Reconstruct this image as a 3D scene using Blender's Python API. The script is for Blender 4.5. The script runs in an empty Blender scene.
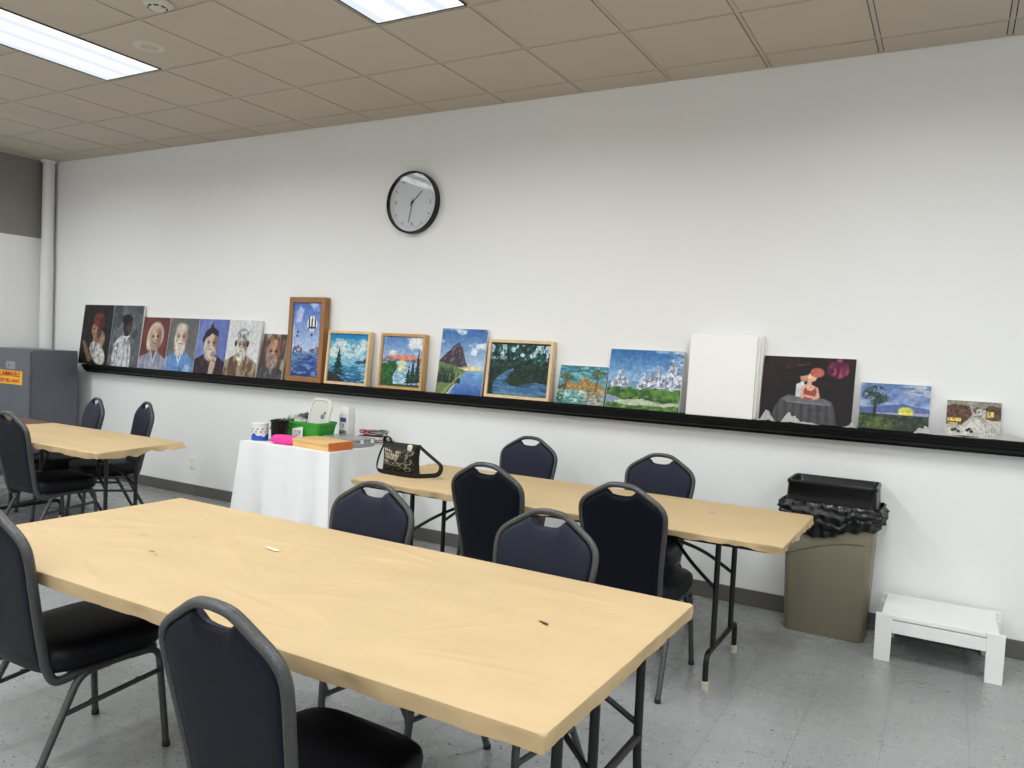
import bpy, bmesh, math, random
import numpy as np
from mathutils import Vector, Matrix, noise as mnoise
PI = math.pi
R = math.radians
C = bpy.context.scene.collection
scene = bpy.context.scene
random.seed(4)

# ------------------------------------------------------------------ colours / materials
def s2l(c):
    return tuple((v / 12.92 if v <= 0.04045 else ((v + 0.055) / 1.055) ** 2.4) for v in c)
def rgb(r, g, b):
    return s2l((r / 255, g / 255, b / 255)) + (1.0,)

class NT:
    def __init__(self, name):
        self.m = bpy.data.materials.new(name); self.m.use_nodes = True
        self.t = self.m.node_tree; self.n = self.t.nodes
        self.b = self.n['Principled BSDF']
    def add(self, ty, **kw):
        nd = self.n.new(ty)
        for k, v in kw.items(): setattr(nd, k, v)
        return nd
    def link(self, a, b): self.t.links.new(a, b)
    def noise(self, scale, detail=4, rough=0.55, vec=None, stretch=None):
        nz = self.add('ShaderNodeTexNoise'); nz.inputs['Scale'].default_value = scale
        nz.inputs['Detail'].default_value = detail; nz.inputs['Roughness'].default_value = rough
        tc = self.add('ShaderNodeTexCoord'); mp = self.add('ShaderNodeMapping')
        if stretch: mp.inputs['Scale'].default_value = stretch
        self.link(tc.outputs['Object'], mp.inputs['Vector']); self.link(mp.outputs['Vector'], nz.inputs['Vector'])
        return nz
    def ramp(self, fac, stops):
        r = self.add('ShaderNodeValToRGB'); e = r.color_ramp.elements
        while len(e) < len(stops): e.new(0.5)
        for i, (p, c) in enumerate(stops): e[i].position = p; e[i].color = c
        self.link(fac, r.inputs['Fac']); return r
    def bump(self, h, strength, dist=0.01):
        b = self.add('ShaderNodeBump'); b.inputs['Strength'].default_value = strength; b.inputs['Distance'].default_value = dist
        self.link(h, b.inputs['Height']); self.link(b.outputs['Normal'], self.b.inputs['Normal']); return b

def mat(name, col, rough=0.6, metal=0.0, var=0.06, vscale=8, bump=0.0, bscale=60, spec=0.5, stretch=None, coat=0):
    t = NT(name)
    t.b.inputs['Roughness'].default_value = rough; t.b.inputs['Metallic'].default_value = metal
    t.b.inputs['Specular IOR Level'].default_value = spec
    if coat: t.b.inputs['Coat Weight'].default_value = coat
    lo = tuple(max(0, c * (1 - var)) for c in col[:3]) + (1,); hi = tuple(min(1, c * (1 + var)) for c in col[:3]) + (1,)
    nz = t.noise(vscale, stretch=stretch); r = t.ramp(nz.outputs['Fac'], [(0.3, lo), (0.7, hi)])
    t.link(r.outputs['Color'], t.b.inputs['Base Color'])
    if bump:
        n2 = t.noise(bscale, 3); t.bump(n2.outputs['Fac'], bump, 0.004)
    return t.m

M = {}
M['wall'] = mat('wall_paint', rgb(238, 238, 237), 0.55, var=0.012, vscale=1.5, bump=0.05, bscale=180, spec=0.35)
M['wall_grey'] = mat('upper_wall_grey', rgb(138, 134, 128), 0.7, var=0.02, vscale=2)
M['tile'] = mat('ceiling_tile', rgb(199, 188, 173), 0.9, var=0.03, vscale=1.2, bump=0.25, bscale=220, spec=0.1)
M['tbar'] = mat('ceiling_grid_bar', rgb(190, 179, 163), 0.7, var=0.02)
M['gap'] = mat('ceiling_groove', rgb(70, 62, 50), 0.9)
M['base'] = mat('baseboard_vinyl', rgb(92, 90, 88), 0.5, var=0.04)
M['frame'] = mat('hammered_grey_metal', rgb(76, 77, 77), 0.4, 0.45, var=0.25, vscale=160, bump=0.25, bscale=240)
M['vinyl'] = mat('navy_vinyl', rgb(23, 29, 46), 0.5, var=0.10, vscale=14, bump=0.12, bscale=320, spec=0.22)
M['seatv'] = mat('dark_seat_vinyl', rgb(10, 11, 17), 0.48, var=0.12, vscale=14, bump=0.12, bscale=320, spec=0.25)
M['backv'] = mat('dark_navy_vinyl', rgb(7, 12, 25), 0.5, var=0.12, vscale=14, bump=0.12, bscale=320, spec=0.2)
M['rubber'] = mat('black_rubber', rgb(22, 22, 23), 0.7)
M['blackmetal'] = mat('black_enamelled_steel', rgb(20, 20, 21), 0.38, 0.2, var=0.1)
M['whiterubber'] = mat('worn_white_rubber', rgb(190, 184, 165), 0.7, var=0.15, vscale=60)
M['shelf'] = mat('black_gloss_paint', rgb(4, 4, 5), 0.42, var=0.1, vscale=20, spec=0.16)
M['canvas'] = mat('raw_canvas', rgb(232, 230, 224), 0.85, var=0.02, vscale=30, bump=0.1, bscale=400)
M['whitecanvas'] = mat('primed_canvas', rgb(243, 242, 239), 0.8, var=0.01, bump=0.1, bscale=400)
M['oak'] = mat('oak_frame', rgb(150, 106, 62), 0.5, var=0.22, vscale=18, stretch=(1, 1, 0.15))
M['pine'] = mat('pine_frame', rgb(198, 152, 96), 0.5, var=0.18, vscale=18, stretch=(1, 1, 0.2))
M['palepine'] = mat('pale_pine_frame', rgb(224, 196, 152), 0.5, var=0.12, vscale=18, stretch=(1, 1, 0.2))
M['cabinet'] = mat('grey_enamelled_steel', rgb(92, 95, 104), 0.38, 0.1, var=0.03, vscale=3)
M['pipe'] = mat('white_painted_pipe', rgb(226, 226, 226), 0.4, var=0.02)
M['white'] = mat('white_painted_wood', rgb(236, 236, 235), 0.5, var=0.02, vscale=6)
M['whitegap'] = mat('dark_joint', rgb(60, 60, 60), 0.9)
M['plastic_w'] = mat('white_plastic', rgb(232, 231, 226), 0.4, var=0.01)
M['detector'] = mat('aged_white_plastic', rgb(205, 200, 186), 0.5, var=0.02)
M['bin'] = mat('taupe_plastic', rgb(124, 118, 99), 0.45, var=0.04, vscale=5)
M['binline'] = mat('taupe_plastic_edge', rgb(98, 93, 78), 0.5)
M['blackplastic'] = mat('black_plastic', rgb(8, 8, 9), 0.32, var=0.1, spec=0.3)
M['bag'] = mat('black_bin_liner', rgb(6, 6, 7), 0.26, var=0.2, vscale=30, bump=0.5, bscale=45)
M['brown'] = mat('brown_laminate', rgb(104, 78, 58), 0.45, var=0.12, vscale=10, stretch=(0.2, 2, 1))
M['cloth'] = mat('white_tablecloth', rgb(238, 238, 238), 0.8, var=0.015, vscale=5, bump=0.08, bscale=300, spec=0.2)
M['green'] = mat('green_plastic', rgb(58, 158, 52), 0.4, var=0.05)
M['pink'] = mat('pink_fabric', rgb(240, 62, 160), 0.7, var=0.1, vscale=30)
M['cigar'] = mat('light_box_wood', rgb(226, 184, 122), 0.6, var=0.08, vscale=20, stretch=(0.3, 1, 1))
M['orange'] = mat('orange_box_end', rgb(206, 108, 48), 0.5, var=0.1, vscale=20)
M['paper_w'] = mat('white_paper', rgb(235, 234, 230), 0.75, var=0.03)
M['napkin'] = mat('crumpled_tissue', rgb(226, 225, 221), 0.85, var=0.03, bump=0.3, bscale=50)
M['greyplastic'] = mat('clear_grey_plastic', rgb(150, 152, 150), 0.25, var=0.15, vscale=25)
M['bagblack'] = mat('black_canvas_webbing', rgb(14, 13, 13), 0.8, var=0.2, vscale=60)
M['hand'] = mat('clock_hand', rgb(25, 25, 27), 0.5)
M['clockface'] = mat('pale_grey_dial', rgb(214, 217, 220), 0.6, var=0.01)
M['ink'] = mat('dark_ink', rgb(52, 40, 28), 0.8)
M['tape'] = mat('pale_tape', rgb(240, 226, 196), 0.5)
M['red'] = mat('red_pencil', rgb(176, 40, 60), 0.5)
M['grey'] = mat('grey_card', rgb(126, 126, 128), 0.7)
M['dark'] = mat('charcoal_card', rgb(44, 42, 46), 0.7)
M['yellow'] = mat('yellow_sticker', rgb(242, 180, 40), 0.5)
M['redink'] = mat('red_print', rgb(176, 36, 26), 0.5)
M['greysticker'] = mat('grey_sticker', rgb(140, 142, 148), 0.5)
M['blue'] = mat('blue_print', rgb(38, 84, 176), 0.5)
M['traygrey'] = mat('pale_grey_plastic', rgb(206, 206, 198), 0.45, var=0.02)
M['cream'] = mat('cream_ribbon', rgb(206, 205, 170), 0.7)

# kraft paper: soft long creases
def kraft():
    t = NT('kraft_paper'); t.b.inputs['Roughness'].default_value = 0.62; t.b.inputs['Specular IOR Level'].default_value = 0.3
    n = t.noise(3.0, 6, 0.6, stretch=(1, 2.2, 1))
    r = t.ramp(n.outputs['Fac'], [(0.25, rgb(186, 161, 121)), (0.75, rgb(196, 171, 131))]); t.link(r.outputs['Color'], t.b.inputs['Base Color'])
    n2 = t.noise(4.0, 4, 0.5, stretch=(0.8, 1.5, 1)); t.bump(n2.outputs['Fac'], 0.45, 0.02)
    return t.m
M['kraft'] = kraft()

# floor: grey vinyl tiles with black and white flecks
def floor_mat():
    t = NT('speckled_vinyl_tile'); b = t.b
    tc = t.add('ShaderNodeTexCoord')
    base = t.noise(2.2, 5); rb = t.ramp(base.outputs['Fac'], [(0.3, rgb(140, 142, 141)), (0.7, rgb(151, 153, 152))])
    def flecks(scale, seed, thr, stretch):
        mp = t.add('ShaderNodeMapping'); mp.inputs['Location'].default_value = (seed, seed * 1.7, 0); mp.inputs['Scale'].default_value = stretch
        nz = t.add('ShaderNodeTexNoise'); nz.inputs['Scale'].default_value = 30; 
        t.link(tc.outputs['Object'], mp.inputs['Vector'])
        mx0 = t.add('ShaderNodeMixRGB'); mx0.inputs['Fac'].default_value = 0.03
        t.link(mp.outputs['Vector'], nz.inputs['Vector']); t.link(mp.outputs['Vector'], mx0.inputs['Color1']); t.link(nz.outputs['Color'], mx0.inputs['Color2'])
        v = t.add('ShaderNodeTexVoronoi'); v.inputs['Scale'].default_value = scale
        t.link(mx0.outputs['Color'], v.inputs['Vector'])
        m1 = t.add('ShaderNodeMath', operation='LESS_THAN'); m1.inputs[1].default_value = thr
        t.link(v.outputs['Distance'], m1.inputs[0])
        sp = t.add('ShaderNodeSeparateColor'); t.link(v.outputs['Color'], sp.inputs['Color'])
        m2 = t.add('ShaderNodeMath', operation='LESS_THAN'); m2.inputs[1].default_value = 0.55
        t.link(sp.outputs['Red'], m2.inputs[0])
        m3 = t.add('ShaderNodeMath', operation='MULTIPLY'); t.link(m1.outputs[0], m3.inputs[0]); t.link(m2.outputs[0], m3.inputs[1])
        return m3
    cur = rb.outputs['Color']
    for scale, seed, thr, st, col in ((24, 3.1, 0.13, (1, 2.2, 1), rgb(46, 46, 48)), (27, 8.7, 0.12, (1.8, 1, 1), rgb(196, 197, 196)), (30, 5.3, 0.15, (2.0, 1, 1), rgb(98, 99, 100))):
        f = flecks(scale, seed, thr, st); mx = t.add('ShaderNodeMixRGB')
        t.link(f.outputs[0], mx.inputs['Fac']); t.link(cur, mx.inputs['Color1']); mx.inputs['Color2'].default_value = col; cur = mx.outputs['Color']
    br = t.add('ShaderNodeTexBrick'); br.offset = 0; br.squash = 1
    br.inputs['Scale'].default_value = 1; br.inputs['Brick Width'].default_value = 0.305; br.inputs['Row Height'].default_value = 0.305
    br.inputs['Mortar Size'].default_value = 0.0016; br.inputs['Mortar Smooth'].default_value = 0.2
    t.link(tc.outputs['Object'], br.inputs['Vector'])
    mx = t.add('ShaderNodeMixRGB'); t.link(br.outputs['Fac'], mx.inputs['Fac']); t.link(cur, mx.inputs['Color1']); mx.inputs['Color2'].default_value = rgb(118, 119, 118)
    t.link(mx.outputs['Color'], b.inputs['Base Color'])
    rn = t.noise(6, 4); rr = t.ramp(rn.outputs['Fac'], [(0.3, (0.22,) * 3 + (1,)), (0.7, (0.34,) * 3 + (1,))]); t.link(rr.outputs['Color'], b.inputs['Roughness'])
    b.inputs['Specular IOR Level'].default_value = 0.5
    n3 = t.noise(4, 3); t.bump(n3.outputs['Fac'], 0.06, 0.01)
    return t.m
M['floor'] = floor_mat()

def paint_mat():
    t = NT('acrylic_paint'); a = t.add('ShaderNodeVertexColor'); a.layer_name = 'Paint'
    t.link(a.outputs['Color'], t.b.inputs['Base Color']); t.b.inputs['Roughness'].default_value = 0.5; t.b.inputs['Specular IOR Level'].default_value = 0.3
    n = t.noise(120, 3); t.bump(n.outputs['Fac'], 0.15, 0.002); return t.m
M['paint'] = paint_mat()

def lamp_mat(strength):
    t = NT('fluorescent_lens'); e = t.add('ShaderNodeEmission')
    tc = t.add('ShaderNodeTexCoord'); w = t.add('ShaderNodeTexWave', wave_type='BANDS', bands_direction='X')
    w.inputs['Scale'].default_value = 1.55; w.inputs['Distortion'].default_value = 0.6; w.inputs['Phase Offset'].default_value = 1.6
    t.link(tc.outputs['Object'], w.inputs['Vector'])
    r = t.ramp(w.outputs['Fac'], [(0.05, (0.74, 0.80, 0.92, 1)), (0.45, (1.0, 0.99, 0.97, 1))])
    t.link(r.outputs['Color'], e.inputs['Color']); e.inputs['Strength'].default_value = strength
    t.link(e.outputs[0], t.n['Material Output'].inputs['Surface']); return t.m
M['lamp'] = lamp_mat(1.12)

def glass_mat():
    t = NT('clock_glass'); tr = t.add('ShaderNodeBsdfTransparent'); gl = t.add('ShaderNodeBsdfGlossy'); gl.inputs['Roughness'].default_value = 0.03
    fr = t.add('ShaderNodeFresnel'); fr.inputs['IOR'].default_value = 1.22; mx = t.add('ShaderNodeMixShader')
    t.link(fr.outputs[0], mx.inputs['Fac']); t.link(tr.outputs[0], mx.inputs[1]); t.link(gl.outputs[0], mx.inputs[2])
    t.link(mx.outputs[0], t.n['Material Output'].inputs['Surface']); return t.m
M['glass'] = glass_mat()

# ------------------------------------------------------------------ mesh helpers
def obj(name, bm, m, parent=None, smooth=None, loc=None):
    me = bpy.data.meshes.new(name)
    bmesh.ops.recalc_face_normals(bm, faces=bm.faces[:])
    bm.to_mesh(me); bm.free()
    for mm in (m if isinstance(m, (list, tuple)) else [m]): me.materials.append(M[mm])
    if smooth is not None:
        for p in me.polygons: p.use_smooth = True
        try: me.set_sharp_from_angle(angle=R(smooth))
        except Exception: pass
    o = bpy.data.objects.new(name, me); C.objects.link(o)
    if parent: o.parent = parent
    if loc: o.location = loc
    return o
def thing(name, label, cat, loc=(0, 0, 0), rz=0, group=None):
    o = bpy.data.objects.new(name, None); C.objects.link(o); o.empty_display_size = 0.05
    o.location = loc; o.rotation_euler = (0, 0, rz)
    return tag(o, label, cat, group)
def tag(o, label, cat, group=None):
    o['label'] = label; o['category'] = cat
    if group: o['group'] = group
    return o
def struct(name, bm, m, smooth=None):
    o = obj(name, bm, m, None, smooth); o['kind'] = 'structure'; return o
def NB(): return bmesh.new()

def box(bm, x0, x1, y0, y1, z0, z1, bev=0.0, seg=2, mi=0, mtx=None):
    g = bmesh.ops.create_cube(bm, size=1.0)
    vs = g['verts']
    for v in vs: v.co = Vector(((x0 + x1) / 2 + v.co.x * (x1 - x0), (y0 + y1) / 2 + v.co.y * (y1 - y0), (z0 + z1) / 2 + v.co.z * (z1 - z0)))
    fs = set(f for v in vs for f in v.link_faces)
    if bev:
        es = list(set(e for v in vs for e in v.link_edges))
        r = bmesh.ops.bevel(bm, geom=es, offset=bev, segments=seg, profile=0.6, affect='EDGES', clamp_overlap=True)
        fs = set(f for f in fs if f.is_valid) | set(r['faces'])
    allv = set()
    for f in fs:
        if f.is_valid:
            f.material_index = mi
            allv.update(f.verts)
    if mtx is not None:
        for v in allv: v.co = mtx @ v.co
    return list(allv)

def fillet(pts, r, n=5):
    pts = [Vector(p) for p in pts]; out = [pts[0]]
    for i in range(1, len(pts) - 1):
        a, b, c = pts[i - 1], pts[i], pts[i + 1]
        rr = r[i] if isinstance(r, (list, tuple)) else r
        d1 = (a - b); d2 = (c - b); k = min(rr, d1.length * 0.48, d2.length * 0.48)
        if k < 1e-5: out.append(b); continue
        p0 = b + d1.normalized() * k; p2 = b + d2.normalized() * k
        for j in range(n + 1):
            t = j / n; out.append(p0 * (1 - t) ** 2 + b * 2 * t * (1 - t) + p2 * t * t)
    out.append(pts[-1]); return out

def tube(bm, pts, r, seg=8, closed=False, ref=None, r2=None, mi=0, cap=True):
    """sweep; r across, r2 along the second axis (elliptic section)"""
    pts = [Vector(p) for p in pts]; n = len(pts); r2 = r2 or r
    rings = []; prev = None
    for i, p in enumerate(pts):
        if closed: t = (pts[(i + 1) % n] - pts[i - 1])
        else: t = (pts[min(i + 1, n - 1)] - pts[max(i - 1, 0)])
        t.normalize()
        if prev is None:
            a = Vector(ref) if ref else (Vector((0, 0, 1)) if abs(t.z) < 0.9 else Vector((1, 0, 0)))
        else: a = prev
        a = (a - t * a.dot(t)); a.normalize(); b = t.cross(a); prev = a
        rr = r(i / (n - 1)) if callable(r) else r
        rr2 = rr if callable(r) else r2
        rings.append([bm.verts.new(p + a * (rr * math.cos(2 * PI * k / seg)) + b * (rr2 * math.sin(2 * PI * k / seg))) for k in range(seg)])
    m = n if closed else n - 1
    for i in range(m):
        A, B = rings[i], rings[(i + 1) % n]
        for k in range(seg):
            f = bm.faces.new((A[k], A[(k + 1) % seg], B[(k + 1) % seg], B[k])); f.material_index = mi
    if not closed and cap:
        for rg in (rings[0], rings[-1]):
            f = bm.faces.new(rg); f.material_index = mi
    return rings

def lathe(bm, prof, seg=24, axis='z', center=(0, 0, 0), mi=0):
    c = Vector(center); rings = []
    for r, h in prof:
        ring = []
        for k in range(seg):
            a = 2 * PI * k / seg
            v = Vector((r * math.cos(a), r * math.sin(a), h)) if axis == 'z' else Vector((r * math.cos(a), -h, r * math.sin(a)))
            ring.append(bm.verts.new(c + v))
        rings.append(ring)
    for A, B in zip(rings, rings[1:]):
        for k in range(seg):
            f = bm.faces.new((A[k], A[(k + 1) % seg], B[(k + 1) % seg], B[k])); f.material_index = mi
    for rg in (rings[0], rings[-1]):
        if (rg[0].co - rg[len(rg) // 2].co).length > 1e-4:
            f = bm.faces.new(rg); f.material_index = mi
    return rings

def loft(bm, rings, cap=True, mi=0):
    vr = [[bm.verts.new(p) for p in rg] for rg in rings]; n = len(vr[0])
    for A, B in zip(vr, vr[1:]):
        for k in range(n):
            f = bm.faces.new((A[k], A[(k + 1) % n], B[(k + 1) % n], B[k])); f.material_index = mi
    if cap:
        for rg in (vr[0], vr[-1]):
            f = bm.faces.new(rg); f.material_index = mi
    return vr

def rrect(hx, hy, r, n=5):
    out = []
    for cx, cy, a0 in ((hx - r, hy - r, 0), (-hx + r, hy - r, 90), (-hx + r, -hy + r, 180), (hx - r, -hy + r, 270)):
        for j in range(n + 1):
            a = R(a0 + 90 * j / n); out.append((cx + r * math.cos(a), cy + r * math.sin(a)))
    return out

def fbm(x, y, z=0.0, o=4):
    return mnoise.fractal(Vector((x, y, z)), 1.0, 2.0, o)

# ------------------------------------------------------------------ room
H = 3.278
XL, XR, YB, YF = -2.62, 9.6, 0.0, -8.2
bm = NB(); box(bm, XL - 0.2, XR + 0.2, YF - 0.2, 0.2, -0.12, 0.0); struct('floor', bm, 'floor')
bm = NB(); box(bm, XL - 0.2, XR + 0.2, 0.0, 0.15, 0.0, H + 0.3); struct('wall_back', bm, 'wall')
bm = NB(); box(bm, XL - 0.15, XL, YF, 0.0, 0.0, 2.455); struct('wall_left', bm, 'wall')
bm = NB(); box(bm, XL - 0.15, XL, YF, 0.0, 2.455, H + 0.3); struct('wall_left_upper', bm, 'wall_grey')  # left wall is a flat darker grey above this height
bm = NB(); box(bm, XR, XR + 0.15, YF, 0.0, 0.0, H + 0.3); struct('wall_right', bm, 'wall')
bm = NB(); box(bm, XL - 0.15, XR + 0.15, YF - 0.15, YF, 0.0, H + 0.3); struct('wall_front', bm, 'wall')
def baseboard(name, x0, x1, y0, y1):
    b = NB(); box(b, x0, x1, y0, y1, 0.0, 0.1, 0.003, 1); struct(name, b, 'base')
baseboard('baseboard_back', XL, XR, -0.011, 0.0)
baseboard('baseboard_left', XL, XL + 0.011, YF, -0.011)
baseboard('baseboard_right', XR - 0.011, XR, YF, -0.011)

# lay-in ceiling: bars at H, tiles just below them with a dark groove round each
TS = 0.61
LIGHTS = []
for i in (-4, 0, 4, 8, 12):  # fixtures outside the view are added, on a guessed spacing, for room brightness
    for j in (3, 7, 11): LIGHTS.append((1 + i, j))     # column i..i+1, rows j..j+1
skip = set()
for (i, j) in LIGHTS: skip.add((i, j)); skip.add((i, j + 1))
def col_x(k): return k * TS
def row_y(j): return -0.234 - (j - 1) * TS
bm = NB()
box(bm, XL, XR, YF, 0.0, H + 0.010, H + 0.016, mi=2)   # plate above the grooves
for k in range(-5, 17):
    x = col_x(k); box(bm, max(XL, x - 0.011), min(XR, x + 0.011), YF, 0.0, H - 0.001, H + 0.010, mi=1)
for j in range(1, 15):
    y = row_y(j); box(bm, XL, XR, y - 0.011, y + 0.011, H - 0.0013, H + 0.010, mi=1)
for k in range(-5, 16):
    for j in range(0, 14):
        if (k, j) in skip: continue
        x0, x1 = max(XL, col_x(k) + 0.016), min(XR, col_x(k + 1) - 0.016)
        y1 = -0.004 if j == 0 else row_y(j) - 0.016; y0 = max(YF, row_y(j + 1) + 0.016)
        if x1 - x0 < 0.02 or y1 - y0 < 0.02: continue
        box(bm, x0, x1, y0, y1, H - 0.004, H + 0.010, mi=0)
ceiling = struct('ceiling', bm, ['tile', 'tbar', 'gap'])

# ------------------------------------------------------------------ ceiling fixtures
LAMP_W, LAMP_SPREAD = 32.0, 164.0
def troffer(x0, y1, label):
    """two by four foot lensed fixture, near wall edge y1, left edge x0"""
    w, l = 0.592, 1.202
    t = thing('ceiling_light', label, 'ceiling light', (x0 + TS / 2, y1 - TS, H), 0, 'fluorescent ceiling lights')
    b = NB()
    for (a0, a1, c0, c1) in ((-w / 2, w / 2, l / 2 - 0.009, l / 2), (-w / 2, w / 2, -l / 2, -l / 2 + 0.009), (-w / 2, -w / 2 + 0.009, -l / 2 + 0.009, l / 2 - 0.009), (w / 2 - 0.009, w / 2, -l / 2 + 0.009, l / 2 - 0.009)):
        box(b, a0, a1, c0, c1, -0.007, 0.009)
    obj('frame', b, 'blackmetal', t)
    b = NB(); box(b, -w / 2 + 0.013, w / 2 - 0.013, -l / 2 + 0.013, l / 2 - 0.013, -0.006, 0.004)
    obj('lens', b, 'lamp', t)
    for q in (-1, 1):                                     # two rows of tubes behind each lens
        la = bpy.data.lights.new('fluorescent_tubes', 'AREA'); la.shape = 'RECTANGLE'; la.size = 0.17; la.size_y = l - 0.06; la.energy = LAMP_W / 2; la.spread = R(LAMP_SPREAD); la.color = (0.95, 0.985, 1.0)
        lo = bpy.data.objects.new('fluorescent_tubes', la); C.objects.link(lo); lo.parent = t; lo.location = (q * 0.145, 0, -0.013)
    return t
for (i, j) in LIGHTS:
    x0, y1 = col_x(i), row_y(j)
    if (i, j) == (1, 3): lab = 'long lit white fluorescent ceiling light above the left tables'
    elif (i, j) == (5, 3): lab = 'lit white fluorescent ceiling light cut by the top edge, above the wall clock side'
    else: lab = 'unseen ceiling light added in line with the visible ones to brighten the room'
    troffer(x0, y1, lab)

b = NB()
lathe(b, [(0.001, -0.0), (0.075, 0.0), (0.078, -0.012), (0.06, -0.026), (0.03, -0.044), (0.018, -0.046), (0.001, -0.046)], 28)
sd = thing('smoke_detector', 'round white smoke detector on the ceiling near the top left light', 'smoke detector', (2.13, -2.16, H - 0.004))
obj('housing', b, 'detector', sd, 40)
b = NB()
for a in range(0, 360, 45):
    m = Matrix.Rotation(R(a), 4, 'Z'); box(b, -0.012, 0.012, 0.043, 0.05, -0.036, -0.030, mtx=m)
obj('vent_slot', b, 'rubber', sd)
rs = thing('ceiling_speaker', 'flat pale ring shaped speaker set in the ceiling tile beside the long light', 'speaker', (1.515, -1.77, H - 0.004))
b = NB(); lathe(b, [(0.05, -0.003), (0.056, -0.010), (0.09, -0.007), (0.094, 0.0), (0.05, 0.0)], 32); obj('ring', b, 'detector', rs, 40)
b = NB(); lathe(b, [(0.001, -0.004), (0.05, -0.004), (0.05, 0.0), (0.001, 0.0)], 32); obj('grille', b, 'tile', rs, 40)

# ------------------------------------------------------------------ wall clock
ck = thing('wall_clock', 'round wall clock with thick black rim and pale grey dial', 'clock', (2.262, 0.0, 2.60))
b = NB(); rr = 0.238
prof = [(rr - 0.012, 0.0), (rr, 0.003), (rr, 0.052), (rr - 0.004, 0.056), (rr - 0.010, 0.056), (rr - 0.014, 0.05), (rr - 0.016, 0.03), (rr - 0.016, 0.0)]
lathe(b, prof, 64, 'y'); obj('rim', b, 'blackplastic', ck, 40)
b = NB(); lathe(b, [(0.0005, 0.0), (rr - 0.017, 0.0), (rr - 0.017, 0.029), (0.0005, 0.029)], 64, 'y')
for k in range(60):
    a = 2 * PI * k / 60; L = 0.03 if k % 5 == 0 else 0.011
    if k % 15 == 0: continue
    w = 0.0022 if k % 5 == 0 else 0.001
    m = Matrix.Rotation(a, 4, 'Y'); box(b, -w, w, -0.0305, -0.028, 0.196 - L, 0.196, mi=1, mtx=m)
dial = obj('dial', b, ['clockface', 'hand'], ck, 40)
def text(body, size, m, parent, loc, rot, name='lettering', ext=0.0006, bold=False):
    cu = bpy.data.curves.new(name, 'FONT'); cu.body = body; cu.size = size; cu.align_x = 'CENTER'; cu.align_y = 'CENTER'; cu.extrude = ext
    if bold: cu.offset = size * 0.02
    tmp = bpy.data.objects.new(name, cu); C.objects.link(tmp)
    me = bpy.data.meshes.new_from_object(tmp.evaluated_get(bpy.context.evaluated_depsgraph_get())); bpy.data.objects.remove(tmp); bpy.data.curves.remove(cu)
    me.materials.clear(); me.materials.append(M[m])
    o = bpy.data.objects.new(name, me); C.objects.link(o); o.parent = parent; o.location = loc; o.rotation_euler = rot
    return o
for s, a in (('12', 0), ('3', 90), ('6', 180), ('9', 270)):
    text(s, 0.05, 'grey', dial, (0.165 * math.sin(R(a)), -0.0298, 0.165 * math.cos(R(a))), (R(90), 0, 0), 'numeral')
def hand(name, ang, L, w, y, tail=0.03):
    b = NB(); m = Matrix.Rotation(R(ang), 4, 'Y')
    vs = [(-w, -tail), (w, -tail), (w * 0.55, L), (-w * 0.55, L)]
    loft(b, [[m @ Vector((x, y, z)) for x, z in vs], [m @ Vector((x, y + 0.002, z)) for x, z in vs]])
    return obj(name, b, 'hand', ck)
hand('hour_hand', 46, 0.125, 0.0036, -0.036); hand('minute_hand', 190, 0.155, 0.0030, -0.040)
b = NB(); lathe(b, [(0.0005, 0.029), (0.007, 0.029), (0.007, 0.044), (0.0005, 0.044)], 16, 'y'); obj('hub', b, 'hand', ck, 40)
b = NB(); lathe(b, [(0.0005, 0.049), (rr - 0.0165, 0.049), (rr - 0.0165, 0.0465), (0.0005, 0.0465)], 48, 'y'); obj('glass', b, 'glass', ck, 40)

# ------------------------------------------------------------------ picture ledge, outlet, pipe, cabinet
b = NB(); SH = 1.155
prof = [(0, SH), (-0.118, SH), (-0.124, SH - 0.004), (-0.124, SH - 0.018), (-0.118, SH - 0.022), (-0.112, SH - 0.024), (-0.112, SH - 0.034), (-0.106, SH - 0.038),
        (-0.098, SH - 0.041), (-0.098, SH - 0.052), (-0.088, SH - 0.060), (-0.078, SH - 0.066), (-0.070, SH - 0.080), (0, SH - 0.080)]
loft(b, [[Vector((x, y, z)) for y, z in prof] for x in (-1.80, 9.2)])
ledge = obj('picture_ledge', b, 'shelf', None, 20); tag(ledge, 'long black moulded picture ledge running along the white wall', 'shelf')

ot = thing('wall_outlet', 'white electrical outlet low on the wall left of the white clothed table', 'outlet', (-0.206, 0.0, 0.30))
b = NB(); box(b, -0.036, 0.036, -0.007, 0.0, -0.058, 0.058, 0.003); obj('cover_plate', b, 'plastic_w', ot, 40)
for s in (-1, 1):
    b = NB(); lathe(b, [(0.0005, 0.007), (0.0005, 0.0085), (0.016, 0.0085), (0.017, 0.006)], 16, 'y', (0, 0, s * 0.022)); so = obj('socket', b, 'plastic_w', ot, 40)
    b = NB()
    for d in (-0.006, 0.006): box(b, d - 0.001, d + 0.001, -0.0091, -0.0085, s * 0.022 - 0.004, s * 0.022 + 0.005)
    obj('slot', b, 'rubber', so)

pp = thing('pipe', 'white painted vertical pipe in the left corner behind the grey cabinet', 'pipe', (-2.515, -0.082, 0))
b = NB(); lathe(b, [(0.062, 0.0), (0.062, 1.2), (0.0625, 2.2), (0.057, 2.35), (0.057, H - 0.02), (0.057, H - 0.006)], 24); obj('pipe_run', b, 'pipe', pp, 40)
b = NB(); lathe(b, [(0.0575, H - 0.03), (0.075, H - 0.026), (0.08, H - 0.006), (0.0575, H - 0.006)], 24); obj('collar', b, 'pipe', pp, 40)

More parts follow.
